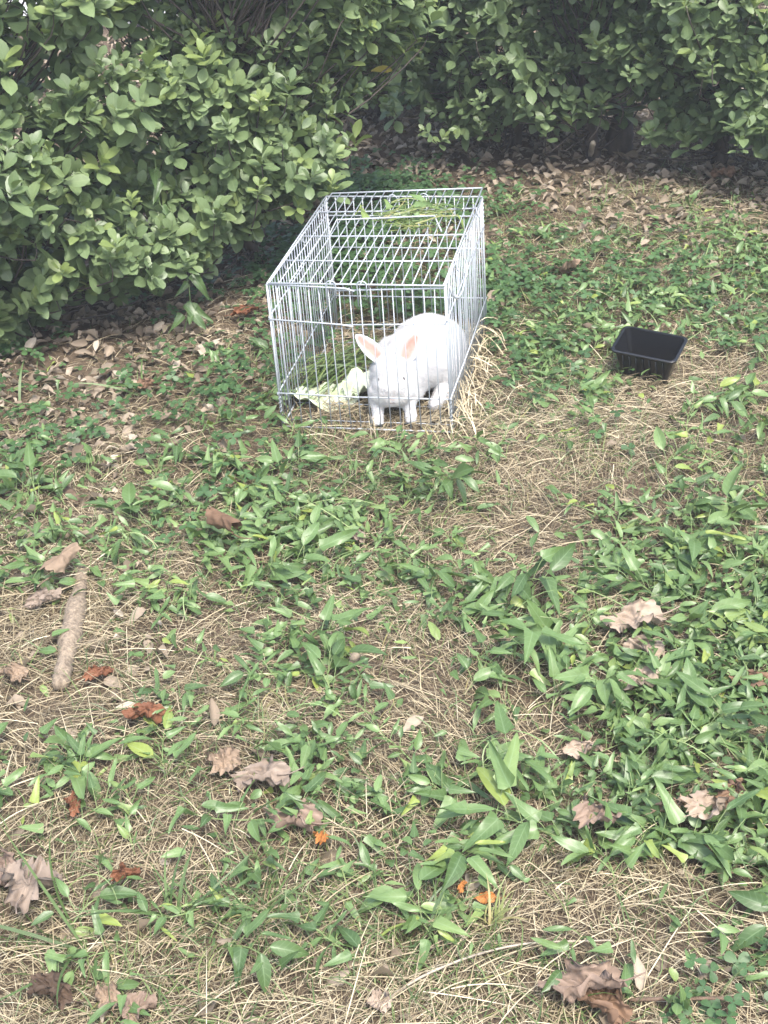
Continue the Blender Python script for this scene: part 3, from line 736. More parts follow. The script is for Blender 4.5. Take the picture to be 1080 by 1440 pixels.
# ------------------------------------------------------------------ hay, cut grass and cabbage in the cage
n = 900
lx, ly = U(-W2 + .02, W2 + .06, n), U(.0, D, n)
xy = np.stack([CAGE_O[0] + lx * cex[0] + ly * cey[0], CAGE_O[1] + lx * cex[1] + ly * cey[1]], 1)
n3 = 150
lx, ly = rng.normal(W2 + .01, .03, n3), U(-.03, D * .85, n3)
xy3 = np.stack([CAGE_O[0] + lx * cex[0] + ly * cey[0], CAGE_O[1] + lx * cex[1] + ly * cey[1]], 1)
hay = strand_obj('hay', [strands(xy, U(.05, .16, n), U(0, 6.28, n), U(0, .012, n), rng.normal(0, .7, n), U(.0012, .003, n), U(.004, .02, n), U(.1, .75, n), 4),
                         strands(xy3, U(.06, .19, n3), rng.normal(1.7, .6, n3), U(.01, .04, n3), rng.normal(0, .4, n3), U(.0013, .0030, n3), U(.004, .045, n3), U(.55, 1, n3), 5)], M_STRAW)
tag(hay, 'pale loose hay spread on the cage floor and spilling out past its side', 'hay', kind='stuff')
n = 130
q0, q1 = at(425, 548, .02), at(530, 492, .03)
dirv = (q1 - q0)[:2]; azc = math.atan2(dirv[1], dirv[0]); tt = U(.15, .8, n)
xy = q0[None, :2] + dirv[None] * tt[:, None] + rng.normal(0, .03, (n, 2))
cut = strand_obj('cut_grass_bundle', [strands(xy, U(.16, .30, n), azc + rng.normal(0, .30, n), U(.0, .03, n), rng.normal(0, .6, n), U(.0022, .005, n), U(.006, .05, n), U(.1, .8, n), 5)], M_GRASS)
tag(cut, 'bundle of long green cut grass lying behind the cabbage leaf inside the cage', 'grass bundle')

mt, t, b = new_mat('cabbage'); M_CAB = mt
p = N(t, 'ShaderNodeTexCoord').outputs['Object']
c = ramp(t, noise(t, 14, 4, .6, p), [(.3, (.34, .43, .20)), (.48, (.50, .56, .37)), (.66, (.60, .63, .52))])
vn = N(t, 'ShaderNodeTexVoronoi', feature='DISTANCE_TO_EDGE'); vn.inputs['Scale'].default_value = 26; t.links.new(p, vn.inputs['Vector'])
c = mix(t, ramp(t, vn.outputs['Distance'], [(0, (.6, .6, .6)), (.06, (0, 0, 0))]), c, (.78, .84, .66))
t.links.new(c, b.inputs['Base Color']); b.inputs['Roughness'].default_value = .42
bpn = N(t, 'ShaderNodeBump'); bpn.inputs['Strength'].default_value = .8; bpn.inputs['Distance'].default_value = .004
t.links.new(noise(t, 45, 4, .6, p), bpn.inputs['Height']); t.links.new(bpn.outputs[0], b.inputs['Normal'])
def cabbage(px, py, z, rx, ry, yaw, seed, label):
    r = np.random.default_rng(seed); nr_, na = 9, 44; V = [(0, 0, 0)]; Fq = []; Ft = []
    ph = r.uniform(0, 6, 5)
    for i in range(1, nr_ + 1):
        for j in range(na):
            th = j * 2 * math.pi / na; f = i / nr_
            rr = f * (1 + .10 * math.sin(3 * th + ph[0]) + .06 * math.sin(7 * th + ph[1]) * f + .04 * math.sin(15 * th + ph[2]) * f)
            x, y = rx * rr * math.cos(th), ry * rr * math.sin(th)
            zz = .010 * math.sin(x * 38 + ph[3]) * f + .022 * f * f * math.sin(2 * th + ph[4]) + .010 * f ** 3 * math.sin(9 * th + ph[0]) + .018 * f * f
            V.append((x, y, zz))
    for j in range(na): Ft.append((0, 1 + j, 1 + (j + 1) % na))
    for i in range(nr_ - 1):
        for j in range(na):
            b0 = 1 + i * na; Fq.append((b0 + j, b0 + na + j, b0 + na + (j + 1) % na, b0 + (j + 1) % na))
    o = link('cabbage_leaf', make_mesh('cabbage_leaf', V, [np.array(Fq), np.array(Ft)], M_CAB))
    sm = o.modifiers.new('thick', 'SOLIDIFY'); sm.thickness = .0018
    g_ = at(px, py, z); o.location = g_; o.rotation_euler = (R(8), R(-3), yaw)
    tag(o, label, 'cabbage leaf'); return o
cabbage(460, 558, .016, .108, .056, R(4), 3, 'large pale green cabbage leaf lying inside the cage beside the rabbit')
cabbage(505, 548, .03, .042, .034, R(50), 8, 'smaller curled cabbage leaf tucked against the rabbit\'s cheek')

# wilted sprig lying on the lid
lp = cagept(.07, D * .68, H + .016)
n = 120; sgn = rng.normal(0, 1, (n, 2)) * [.045, .05]
xy = lp[None, :2] + sgn
Vs_, Fs_, ts_ = strands(xy, U(.05, .15, n), rng.normal(-.3, .9, n), U(-.004, .012, n), rng.normal(0, .9, n), U(.002, .005, n), U(0, .03, n), U(.5, .98, n), 5)
Vs_[:, 2] += lp[2] - .004
wsprig = link('wilted_sprig', make_mesh('wilted_sprig', Vs_, Fs_, M_GRASS, True, {'tint': ts_}))
tag(wsprig, 'wilted tangle of green stalks lying on top of the cage lid', 'plant sprig')
n = 20; pos = np.c_[lp[None, :2] + rng.normal(0, 1, (n, 2)) * [.05, .035], lp[2] + U(-.004, .03, n)]; az = U(0, 6.28, n)
o = scatter('leaves', weed_t, frames(pos, np.c_[np.cos(az), np.sin(az), rng.normal(0, .3, n)], np.c_[rng.normal(0, .4, (n, 2)), np.ones(n)], U(.03, .06, n)), rng.integers(0, 8, n), U(.5, 1, n), M_WEED, wsprig); o['kind'] = 'stuff'

# ------------------------------------------------------------------ rabbit
rp = at(556, 604); RB = np.array([rp[0], rp[1] + .012, .012])
def ell(bm_, c, r, rot=(0, 0, 0), sub=3):
    Mx = Matrix.Translation(c) @ Matrix.Rotation(rot[2], 4, 'Z') @ Matrix.Rotation(rot[1], 4, 'Y') @ Matrix.Rotation(rot[0], 4, 'X') @ Matrix.Diagonal((*r, 1))
    bmesh.ops.create_icosphere(bm_, subdivisions=sub, radius=1, matrix=Mx)
def limb(bm_, pts, rads, n=14):
    P = spline(pts, n); rr = np.interp(np.linspace(0, 1, n), np.linspace(0, 1, len(rads)), rads)
    for p_, q in zip(P, rr): ell(bm_, p_, (q, q, q), sub=2)
bmr = bmesh.new()
ell(bmr, (.102, .236, .084), (.094, .100, .080), (0, 0, R(-15)))         # rump
ell(bmr, (.066, .165, .086), (.084, .10, .074))                         # loin
ell(bmr, (.030, .100, .084), (.068, .075, .070))                        # shoulders
ell(bmr, (.012, .062, .070), (.060, .050, .054))                        # chest
ell(bmr, (.022, .056, .054), (.056, .040, .036))                        # dewlap
ell(bmr, (.146, .185, .066), (.040, .085, .064), (0, 0, R(-14)))        # haunch
ell(bmr, (.005, .195, .070), (.040, .075, .060))                        # far haunch
limb(bmr, [(.135, .135, .03), (.120, .090, .018), (.102, .055, .014)], [.026, .022, .016])      # hind foot
limb(bmr, [(.0, .15, .03), (-.005, .11, .018)], [.024, .018])
ell(bmr, (.156, .322, .070), (.026, .024, .028))                        # tail
HC = np.array([-.002, .042, .102])
ell(bmr, HC + [0, .004, .006], (.043, .046, .048), (R(20), 0, 0))       # skull
ell(bmr, HC + [0, -.010, -.018], (.046, .040, .048), (R(30), 0, 0))     # face
ell(bmr, HC + [.002, -.004, -.034], (.058, .042, .038))                 # cheeks and ruff
ell(bmr, HC + [0, -.020, -.034], (.033, .030, .031))                    # muzzle
ell(bmr, HC + [0, .03, -.012], (.050, .05, .055))                       # nape
for sx, fx in ((-1, -.040), (1, .040)):
    limb(bmr, [(fx * .75 + .004, .052, .072), (fx * .95, .036, .040), (fx, .026, .014)], [.028, .019, .0145])
    ell(bmr, (fx, .012, .010), (.0165, .026, .012))
    for q in (-.009, 0, .009): ell(bmr, (fx + q, -.008, .008), (.0058, .010, .007), sub=2)
# ears: cupped blades with thickness
EARS = []
def ear(base, tip, face, wid, seed):
    base, tip = np.array(base, float), np.array(tip, float); A = tip - base; L = np.linalg.norm(A); A /= L
    Fc = unit(np.array(face, float) - (np.array(face) @ A) * A); S_ = np.cross(A, Fc)
    nT, nS = 22, 15; EARS.append((base, A, Fc, S_, L, wid))
    grids = []
    for side in (0, 1):
        g_ = []
        for i in range(nT):
            t_ = i / (nT - 1); wv = wid * (math.sin(math.pi * min(1, .14 + .86 * t_) ** .95) ** .55 if t_ < .999 else .02); wv = max(wv, .003)
            for j in range(nS):
                s_ = -1 + 2 * j / (nS - 1)
                cup = .42 * wid * (s_ * s_ - .35) * (1 - .45 * t_)
                th = (.0042 if side == 0 else -.0042) * (1 - .55 * abs(s_) ** 3)
                g_.append(base + A * (t_ * L) + S_ * (s_ * wv) + Fc * (cup + th - .010 * t_ * t_))
        grids.append(g_)
    vs = [[bmr.verts.new(p_) for p_ in g_] for g_ in grids]
    q_ = lambda a_, i, j: vs[a_][i * nS + j]
    for i in range(nT - 1):
        for j in range(nS - 1):
            bmr.faces.new((q_(0, i, j), q_(0, i, j + 1), q_(0, i + 1, j + 1), q_(0, i + 1, j)))
            bmr.faces.new((q_(1, i, j), q_(1, i + 1, j), q_(1, i + 1, j + 1), q_(1, i, j + 1)))
        for j in (0, nS - 1):
            f_ = (q_(0, i, j), q_(0, i + 1, j), q_(1, i + 1, j), q_(1, i, j)); bmr.faces.new(f_ if j == 0 else f_[::-1])
    for i in (0, nT - 1):
        for j in range(nS - 1):
            f_ = (q_(0, i, j), q_(1, i, j), q_(1, i, j + 1), q_(0, i, j + 1)); bmr.faces.new(f_ if i == 0 else f_[::-1])
ear(HC + [-.016, .016, .040], HC + [-.076, .030, .108], (.25, -1, .45), .0225, 1)
ear(HC + [.030, .016, .032], HC + [.074, .030, .100], (0, -1, .45), .0270, 2)
bmesh.ops.recalc_face_normals(bmr, faces=bmr.faces)
me = bpy.data.meshes.new('tmp'); bmr.to_mesh(me); bmr.free()
tmp = bpy.data.objects.new('tmp', me); col.objects.link(tmp)
rm = tmp.modifiers.new('r', 'REMESH'); rm.mode = 'VOXEL'; rm.voxel_size = .0028
sm = tmp.modifiers.new('s', 'SMOOTH'); sm.factor = .55; sm.iterations = 24
dg = bpy.context.evaluated_depsgraph_get(); me2 = bpy.data.meshes.new_from_object(tmp.evaluated_get(dg))
bpy.data.objects.remove(tmp)
nv = len(me2.vertices); co = np.zeros(nv * 3, np.float32); me2.vertices.foreach_get('co', co); co = co.reshape(-1, 3).astype(float)
no = np.zeros(nv * 3, np.float32); me2.vertices.foreach_get('normal', no); no = no.reshape(-1, 3).astype(float)
# gentle uneven fur surface
pink = np.zeros(nv); inear = np.zeros(nv, bool)
for base, A, Fc, S_, L, wid in EARS:
    d_ = co - base; t_ = d_ @ A / L; s_ = d_ @ S_ / wid; f_ = no @ Fc; dep = d_ @ Fc
    near = (t_ > -.05) & (t_ < 1.08) & (np.abs(s_) < 1.15) & (np.abs(dep) < .03); inear |= near & (t_ > .12)
    wv = np.sin(np.pi * np.clip(.14 + .86 * t_, 0, 1) ** .95) ** .55
    e_ = np.abs(s_) / np.maximum(wv, .05)
    pink = np.maximum(pink, np.where(near & (f_ > .15), np.clip((t_ - .05) / .12, 0, 1) * np.clip((.97 - t_) / .12, 0, 1) * np.clip((.86 - e_) / .62, 0, 1), 0))
amp = .0012 * (np.sin(co[:, 0] * 95 + 2 * np.sin(co[:, 2] * 70)) * np.sin(co[:, 2] * 110 + co[:, 1] * 60) + .7 * np.sin(co[:, 1] * 150 + co[:, 0] * 80))
co2 = co + no * (amp * ~inear)[:, None]
me2.vertices.foreach_set('co', co2.astype(np.float32).ravel())
nose = np.clip(1 - np.linalg.norm(co - (HC + [0, -.050, -.034]), axis=1) / .010, 0, 1)
for k_, v_ in (('pink', pink), ('nose', nose)):
    at_ = me2.attributes.new(k_, 'FLOAT', 'POINT'); at_.data.foreach_set('value', v_.astype(np.float32))
me2.polygons.foreach_set('use_smooth', np.full(len(me2.polygons), True))
mt, t, b = new_mat('rabbit_skin'); M_RAB = mt
p = N(t, 'ShaderNodeTexCoord').outputs['Object']
c = mix(t, math_node(t, 'MULTIPLY', noise(t, 60, 5, .7, p), .12), (.52, .52, .52), (.44, .43, .41))
pk = N(t, 'ShaderNodeAttribute', attribute_name='pink').outputs['Fac']; ns = N(t, 'ShaderNodeAttribute', attribute_name='nose').outputs['Fac']
pc = mix(t, ramp(t, noise(t, 35, 4, .6, p), [(.35, (0, 0, 0)), (.7, (1, 1, 1))]), (.52, .31, .26), (.44, .18, .145))
c = mix(t, pk, c, pc); c = mix(t, math_node(t, 'MULTIPLY', ns, .6), c, (.45, .25, .22))
t.links.new(c, b.inputs['Base Color']); b.inputs['Roughness'].default_value = .85; b.inputs['Specular IOR Level'].default_value = .2
b.inputs['Subsurface Weight'].default_value = .25; b.inputs['Subsurface Radius'].default_value = (.012, .006, .005); b.inputs['Subsurface Scale'].default_value = .6
bpn = N(t, 'ShaderNodeBump'); bpn.inputs['Strength'].default_value = .35; bpn.inputs['Distance'].default_value = .003
t.links.new(noise(t, 260, 3, .6, p), bpn.inputs['Height']); t.links.new(bpn.outputs[0], b.inputs['Normal'])
me2.materials.clear(); me2.materials.append(M_RAB); me2.name = 'body'
rab = empty('rabbit', RB); tag(rab, 'white rabbit with pink upright ears crouching inside the wire cage', 'rabbit')
body = link('body', me2, rab)
M_EYE = plain('rabbit_eye', (.012, .010, .012), .08, 0, .6, 0)
bme = bmesh.new(); bmesh.ops.create_uvsphere(bme, u_segments=18, v_segments=12, radius=.0050); em = bpy.data.meshes.new('eye'); bme.to_mesh(em); bme.free(); em.materials.append(M_EYE)
for pl in em.polygons: pl.use_smooth = True
for sx in (-1, 1):
    tgt = HC + np.array([sx * .040, -.034, .016]); k_ = np.argmin(np.linalg.norm(co2 - tgt, axis=1) + inear * 9)
    o = link('eye', em, rab); o.location = co2[k_] - no[k_] * .0025
# mouth
mo = HC + np.array([0, -.0, -.0]); mp_ = []
for x in np.linspace(-.007, .007, 9):
    tgt = HC + np.array([x, -.050, -.046 - 40 * x * x]); k_ = np.argmin(np.linalg.norm(co2 - tgt, axis=1)); mp_.append(co2[k_] + no[k_] * .0004)
mp_ = np.array(mp_); mp_[:, 0] = HC[0] + np.linspace(-.007, .007, 9)
Vm, Fm = tube(spline(mp_, 12), .0008, 5); link('mouth', make_mesh('mouth', Vm, Fm, plain('mouth_line', (.16, .11, .10), .7)), rab)
# fur: short tapered hairs
tri = np.array([(pp.vertices[0], pp.vertices[1], pp.vertices[2]) for pp in me2.polygons]); 
ar = np.linalg.norm(np.cross(co2[tri[:, 1]] - co2[tri[:, 0]], co2[tri[:, 2]] - co2[tri[:, 0]]), axis=1); ar = ar * (~inear[tri[:, 0]] + .25 * inear[tri[:, 0]]) * (pink[tri[:, 0]] < .1)
nf = 45000; ch = rng.choice(len(tri), nf, p=ar / ar.sum()); w1, w2 = rng.random((2, nf)); sw = w1 + w2 > 1; w1[sw] = 1 - w1[sw]; w2[sw] = 1 - w2[sw]
P = co2[tri[ch, 0]] * (1 - w1 - w2)[:, None] + co2[tri[ch, 1]] * w1[:, None] + co2[tri[ch, 2]] * w2[:, None]; Nn = no[tri[ch, 0]]
flowv = np.array([.35, .9, -.35]) + rng.normal(0, .35, (nf, 3)); flowv -= np.sum(flowv * Nn, 1, keepdims=True) * Nn; flowv = unit(flowv)
Lh = U(.007, .015, nf) * np.where(inear[tri[ch, 0]], .35, 1) * np.where(P[:, 2] < .05, .55, 1) * np.where(P[:, 1] < .04, .6, 1)
dv = unit(Nn * .55 + flowv * .85); sd_ = unit(np.cross(dv, Nn)) * .0003
Vf = np.stack([P - sd_, P + sd_, P + dv * Lh[:, None]], 1).reshape(-1, 3)
M_FUR = plain('rabbit_fur', (.52, .52, .52), .8, 0, .15, .06)
fo = link('fur', make_mesh('fur', Vf, np.arange(nf * 3).reshape(-1, 3), M_FUR), rab); fo['kind'] = 'stuff'

# ------------------------------------------------------------------ black plastic tray
tr = empty('plastic_tray', (TR[0], TR[1], float(gh(TR[0], TR[1])) + .016), R(-28)); tr.rotation_euler = (R(9), R(4), R(-28))
tag(tr, 'black plastic plant tray standing among the weeds', 'tray'); tr.scale = (.95, .95, .95)
def rrect(w_, d_, r_, z, n=5):
    out = []
    for cx_, cy_, a0 in ((w_ - r_, d_ - r_, 0), (-w_ + r_, d_ - r_, 90), (-w_ + r_, -d_ + r_, 180), (w_ - r_, -d_ + r_, 270)):
        for i in range(n): a_ = R(a0 + 90 * i / (n - 1)); out.append((cx_ + r_ * math.cos(a_), cy_ + r_ * math.sin(a_), z))
    return out
def loft(rings, close0=True, close1=True):
    V = [p_ for r_ in rings for p_ in r_]; n = len(rings[0]); Fq = []
    for i in range(len(rings) - 1):
        for j in range(n): Fq.append((i * n + j, i * n + (j + 1) % n, (i + 1) * n + (j + 1) % n, (i + 1) * n + j))
    Ft = []
    for flag, k in ((close0, 0), (close1, len(rings) - 1)):
        if flag:
            V.append(tuple(np.mean(rings[k], 0))); c_ = len(V) - 1
            for j in range(n): Ft.append((c_, k * n + j, k * n + (j + 1) % n))
    return np.array(V), [np.array(Fq), np.array(Ft)]
Vt, Ft = loft([rrect(.060, .037, .012, -.012), rrect(.083, .057, .014, .082), rrect(.0815, .0555, .013, .082), rrect(.0585, .0355, .011, -.009)])
o = link('tray_body', make_mesh('tray_body', Vt, Ft, M_TRAY, False), tr)
Vt, Ft = loft([rrect(.082, .056, .014, .080), rrect(.089, .063, .016, .079), rrect(.0895, .0635, .016, .083), rrect(.088, .062, .016, .0848), rrect(.082, .056, .014, .0838)], False, False)
link('rim', make_mesh('rim', Vt, Ft, M_TRAY, True), tr)
Vr_, Fr_ = tube([(0, 0, .012), (0, 0, .074)], .0022, 6); ribm = make_mesh('rib', Vr_, Fr_, M_TRAY)
for k in range(7):
    for sy in (-1, 1):
        o = link('rib', ribm, tr); o.location = ((k - 3) * .018, sy * .0435, 0); o.rotation_euler = (-sy * R(11.5), 0, 0)

# ------------------------------------------------------------------ large dry leaves
def dry_leaf(px, py, L, Wd, az, mat, curl, label, seed, lobes=5, lobe=.22, z=.012, tip=0.0, side=0.0, roll=0.0, cat='dry leaf', flip=False):
    L *= .92; Wd *= .92; z = z + .006; lobe *= .7; curl = curl + 1.2; r = np.random.default_rng(1000 + seed); nr_, na = 10, 64; V = [(0, 0, 0)]; ve = [1.0]; Fq, Ft = [], []; ph = r.uniform(0, 6, 6)
    for i in range(1, nr_ + 1):
        for j in range(na):
            th = j * 2 * math.pi / na; f = i / nr_
            o_ = 1 + lobe * f * (.75 * math.cos(lobes * th + .2 + .5 * math.sin(th + ph[1])) * (.6 + .4 * math.cos(th)) + .45 * math.sin(3 * th + ph[2]) + .35 * math.sin(7 * th + ph[3])) + .035 * f * math.sin(17 * th + ph[0]) + .03 * f * math.sin(29 * th + ph[5]) + .05 * f * math.sin(13 * th + ph[3]) + .06 * math.sin(2 * th + ph[1])
            x, y = .5 * Wd * f * o_ * math.sin(th), .5 * L * f * o_ * math.cos(th)
            zz = .05 * L * f * math.sin(th * 2 + x * 40 / Wd + ph[4]) + .10 * L * f * math.sin(3 * th + ph[2]) + .035 * L * math.sin(x * 26 / Wd + ph[0]) * math.sin(y * 21 / L + ph[1]) + .035 * L * math.sin(y * 9 / L + x * 7 / Wd + ph[3]) + .03 * L * f * math.sin(11 * th + ph[4]) + .02 * L * math.cos(lobes * th * 2) * f
            zz *= .3 if flip else 1
            V.append((x, y, zz)); vv = abs(math.cos((lobes * th + .2) / 2)); ve.append(max(0, 1 - (1 - vv) * 160 * f) * .6)
    V = np.array(V)
    if curl:                                            # bend round the long axis
        Rr = Wd / (curl + 1e-6); a_ = V[:, 0] / Rr; V = np.c_[(Rr - V[:, 2]) * np.sin(a_), V[:, 1], Rr - (Rr - V[:, 2]) * np.cos(a_)]
        tw = V[:, 1] / L * .8; V = np.c_[V[:, 0] * np.cos(tw) - (V[:, 2] - .3 * Rr) * np.sin(tw) * .6, V[:, 1], V[:, 2]]
    if flip: V[:, 2] = V[:, 2].max() - V[:, 2]
    V[:, 2] += tip * (V[:, 1] / L) ** 2 * L
    for j in range(na): Ft.append((0, 1 + j, 1 + (j + 1) % na))
    for i in range(nr_ - 1):
        for j in range(na):
            b0 = 1 + i * na; Fq.append((b0 + j, b0 + na + j, b0 + na + (j + 1) % na, b0 + (j + 1) % na))
    root = empty('dry_leaf', (0, 0, 0))
    blade = link('blade', make_mesh('blade', V, [np.array(Fq), np.array(Ft)], M_DRY[mat], True, {'vein': ve}), root)
    y0 = V[:, 1].min()
    st = spline([(0, y0 * .5, 0.001), (0, y0, .002), (.1 * Wd, y0 - .25 * L, .006)], 7)
    Vs2, Fs2 = tube(st, np.linspace(.0012, .0008, 7) * (L / .08), 5); link('stalk', make_mesh('stalk', Vs2, Fs2, M_DRY[mat]), root)
    g_ = at(px, py, z); root.location = (g_[0], g_[1], float(gh(g_[0], g_[1])) + z - min(0, V[:, 2].min()) * .8)
    root.rotation_euler = (side, roll, az)
    tag(root, label, cat, 'large dry leaves on the grass'); return root
K = 1 / 640.0        # about one metre per 640 px in the foreground
D_ = R
dry_leaf(318, 748, .125, .10, R(35), 'brown', 4.6, 'tightly rolled brown dry leaf resting on green weeds in front of the cage', 1, 3, .06, .068, 0, R(-6), 0, flip=True)
dry_leaf(88, 812, .14, .09, R(-20), 'tan', 3.9, 'twisted curled tan dry leaf lying beside the bark stick', 2, 4, .12, .045, 0, R(-12), 0, flip=True)
dry_leaf(64, 858, .075, .06, R(-60), 'grey', 2.2, 'crumpled greyish dry leaf under the twisted tan leaf', 3, 5, .2, .015)
dry_leaf(207, 1019, .078, .062, R(70), 'rust', 1.6, 'curled reddish brown dry leaf with ragged lobes in the straw', 4, 5, .25, .02, 0, R(-10), R(10))
dry_leaf(108, 1142, .055, .04, R(10), 'rust', 2.0, 'small rust brown crumpled leaf near the sprawling long-leaved weed', 5, 3, .12, .015)
dry_leaf(42, 1252, .135, .10, R(-8), 'grey', .9, 'broad grey tan veined dry leaf lying flat at the straw edge', 6, 3, .05, .025, .15, R(-18), R(10))
dry_leaf(2, 1232, .10, .075, R(30), 'mauve', 1.2, 'dull mauve dry leaf partly under the broad grey leaf', 7, 5, .18, .015)
dry_leaf(177, 1240, .06, .05, R(-35), 'rust', 2.6, 'folded rust brown leaf standing up from the straw', 8, 3, .1, .02, 0, R(-30))
dry_leaf(372, 1106, .10, .075, R(80), 'grey', 1.4, 'grey brown dry leaf half hidden under weed leaves', 9, 3, .1, .02, 0, R(-12))
dry_leaf(316, 1086, .075, .07, R(20), 'tan', 1.0, 'pale tattered dry leaf among thin straw', 10, 5, .2, .015)
dry_leaf(416, 1160, .10, .075, R(60), 'mauve', .9, 'flat mauve grey dry leaf with pointed lobes on the straw', 11, 5, .28, .018, 0, R(-8))
dry_leaf(453, 1181, .048, .034, R(-10), 'orange', .4, 'small bright orange leaf beside the mauve dry leaf', 12, 3, .06, .022, 0, R(-25), R(15))
dry_leaf(140, 955, .062, .035, R(-65), 'rust', 2.2, 'narrow rust red curled leaf near the end of the bark stick', 13, 3, .08, .012)
dry_leaf(22, 958, .07, .05, R(50), 'tan', 1.2, 'pale tan torn leaf left of the bark stick in straw'.replace(' left of', ' next to'), 14, 5, .2, .012)
dry_leaf(799, 380, .085, .085, R(20), 'tan', .8, 'tan lobed dry leaf standing in weeds beyond the black tray', 15, 5, .25, .03, 0, R(-35))
dry_leaf(893, 880, .12, .085, R(85), 'pale', .7, 'long pale tan dry leaf buried under arrow-leaved vines', 16, 3, .12, .02, 0, R(-10))
dry_leaf(905, 913, .085, .06, R(70), 'pale', 1.2, 'pale ragged dry leaf with a torn hole edge under vines', 17, 5, .25, .02)
dry_leaf(898, 956, .085, .06, R(95), 'pale', .9, 'pale pinkish dry leaf beside an upright dark green weed leaf', 18, 3, .12, .022, 0, R(-12))
dry_leaf(1056, 962, .09, .06, R(60), 'brown', 1.3, 'brown shaded dry leaf beneath the dense vine tangle', 19, 3, .12, .015)
dry_leaf(838, 1151, .09, .082, R(-30), 'mauve', .7, 'pale mauve lobed dry leaf lying open on the vine leaves', 20, 5, .22, .04, 0, R(-22), R(8))
dry_leaf(945, 1135, .075, .035, R(-70), 'tan', 3.0, 'crumpled narrow dry leaf between two pale leaves on the vines', 21, 3, .1, .03)
dry_leaf(996, 1142, .10, .075, R(-50), 'pale', 1.5, 'crumpled pale dry leaf with ragged holes on the vines', 22, 5, .2, .035, 0, R(-20), R(-10))
dry_leaf(1030, 1118, .075, .045, R(-30), 'brown', 2.2, 'brown curled leaf touching the crumpled pale leaf', 23, 3, .15, .04)
dry_leaf(822, 1392, .12, .085, R(75), 'mauve', 1.8, 'large crumpled pinkish tan dry leaf in deep straw', 24, 5, .2, .03, 0, R(-15), R(10))
dry_leaf(850, 1418, .09, .07, R(40), 'brown', 2.2, 'brown curled leaf under the large crumpled pinkish leaf', 25, 3, .15, .015)
dry_leaf(740, 1062, .048, .024, R(0), 'dark', 3.4, 'small dark brown curled pod-like leaf standing in straw', 26, 2, .05, .025, 0, R(-50))
dry_leaf(684, 1268, .04, .025, R(80), 'orange', .6, 'small orange scrap of leaf on the straw beside a yellowing tuft', 27, 2, .08, .018)
dry_leaf(650, 1247, .028, .012, R(-25), 'orange', .8, 'tiny red orange leaf sliver near the yellowing tuft', 28, 2, .05, .02)
dry_leaf(1016, 252, .095, .08, R(70), 'brown', .8, 'reddish brown lobed leaf on litter at the foot of the shaded hedge', 29, 5, .25, .012, 0, R(-12))
dry_leaf(818, 1046, .075, .045, R(-80), 'pale', 1.8, 'small crumpled pale leaf beside upright bright weed leaves', 30, 3, .2, .018)
dry_leaf(206, 541, .065, .045, R(-60), 'brown', 2.8, 'rounded curled brown leaf on litter below the hedge bush', 31, 2, .06, .015)
dry_leaf(345, 442, .085, .06, R(-65), 'rust', 1.4, 'rusty broken leaf on the litter between hedge bush and cage', 32, 3, .2, .012)
dry_leaf(498, 752, .06, .045, R(75), 'grey', .8, 'small grey flat leaf between weed sprigs before the cage', 33, 3, .1, .012)
dry_leaf(72, 1392, .08, .06, R(55), 'dark', 2.0, 'dark brown curled leaf sunk in straw below the broad grey leaf', 34, 3, .12, .012)
dry_leaf(152, 1404, .055, .045, R(20), 'tan', 1.0, 'small pale leaf fragment sunk in straw near the dark curled leaf', 35, 5, .25, .012)
dry_leaf(196, 1424, .06, .05, R(-40), 'mauve', 1.2, 'small mauve leaf fragment in straw', 36, 5, .25, .012)
dry_leaf(536, 1420, .055, .04, R(0), 'pale', .8, 'small pale pointed leaf lying in open straw', 37, 3, .15, .012, 0, R(-20))
dry_leaf(1012, 700, .05, .04, R(30), 'tan', 1.0, 'small tan leaf in straw above the vine tangle'.replace('above', 'bordering'), 38, 3, .15, .012)

# ------------------------------------------------------------------ sticks
def stick(name, label, pts, rad, mat, cat='stick', n=26, lump=.12, sides=12, seed=0):
    P = spline([np.array(q, float) for q in pts], n); r = np.random.default_rng(seed); k = r.uniform(0, 6, 3); s_ = np.linspace(0, 1, n)
    rr = np.interp(s_, np.linspace(0, 1, len(rad)), rad) * (1 + lump * np.sin(9 * s_ + k[0]) * .5 + lump * np.sin(23 * s_ + k[1]) * .4)
    rr[0] *= .75; rr[-1] *= .75; c0 = P.mean(0); V_, F_ = tube(P - c0, rr, sides); V_ += r.normal(0, rad[0] * .05, V_.shape)
    o = link(name, make_mesh(name, V_, F_, mat)); o.location = c0; tag(o, label, cat); return o
q = lambda px, py, z: at(px, py, z)
stick('bark_stick', 'weathered pale bark stick lying in the straw under the twisted tan leaf', [q(117, 800, .016), q(108, 850, .032), q(97, 905, .032), q(84, 966, .022)], [.015, .019, .020, .017], M_STICK, seed=1, lump=.25, n=60, sides=16)
stick('rotten_branch', 'dark rotten branch piece half buried in straw near the hedge bush', [q(18, 668, .01), q(62, 676, .022), q(112, 706, .012)], [.016, .020, .014], M_TWIG, seed=2)
stick('twig', 'thin dark brown twig lying across straw and weeds', [q(885, 1406, .012), q(960, 1404, .018), q(1058, 1404, .014)], [.0028, .0032, .0022], M_TWIG, 'twig', 18, .1, 7, 3)
stick('long_stalk', 'long pale bent straw stalk arching over the thick straw', [q(520, 1425, .012), q(600, 1370, .03), q(720, 1330, .03), q(860, 1322, .012)], [.0020, .0019, .0017, .0014], M_STAKE, 'stalk', 18, .05, 6, 4)
stick('wooden_stake', 'pale weathered wooden stake stuck in the ground beneath the shaded hedge', [q(829, 222, .0) - [0, 0, .02], q(831, 214, .05), q(834, 200, .12)], [.011, .011, .010], M_STAKE, 'stake', 8, .04, 5, 5)
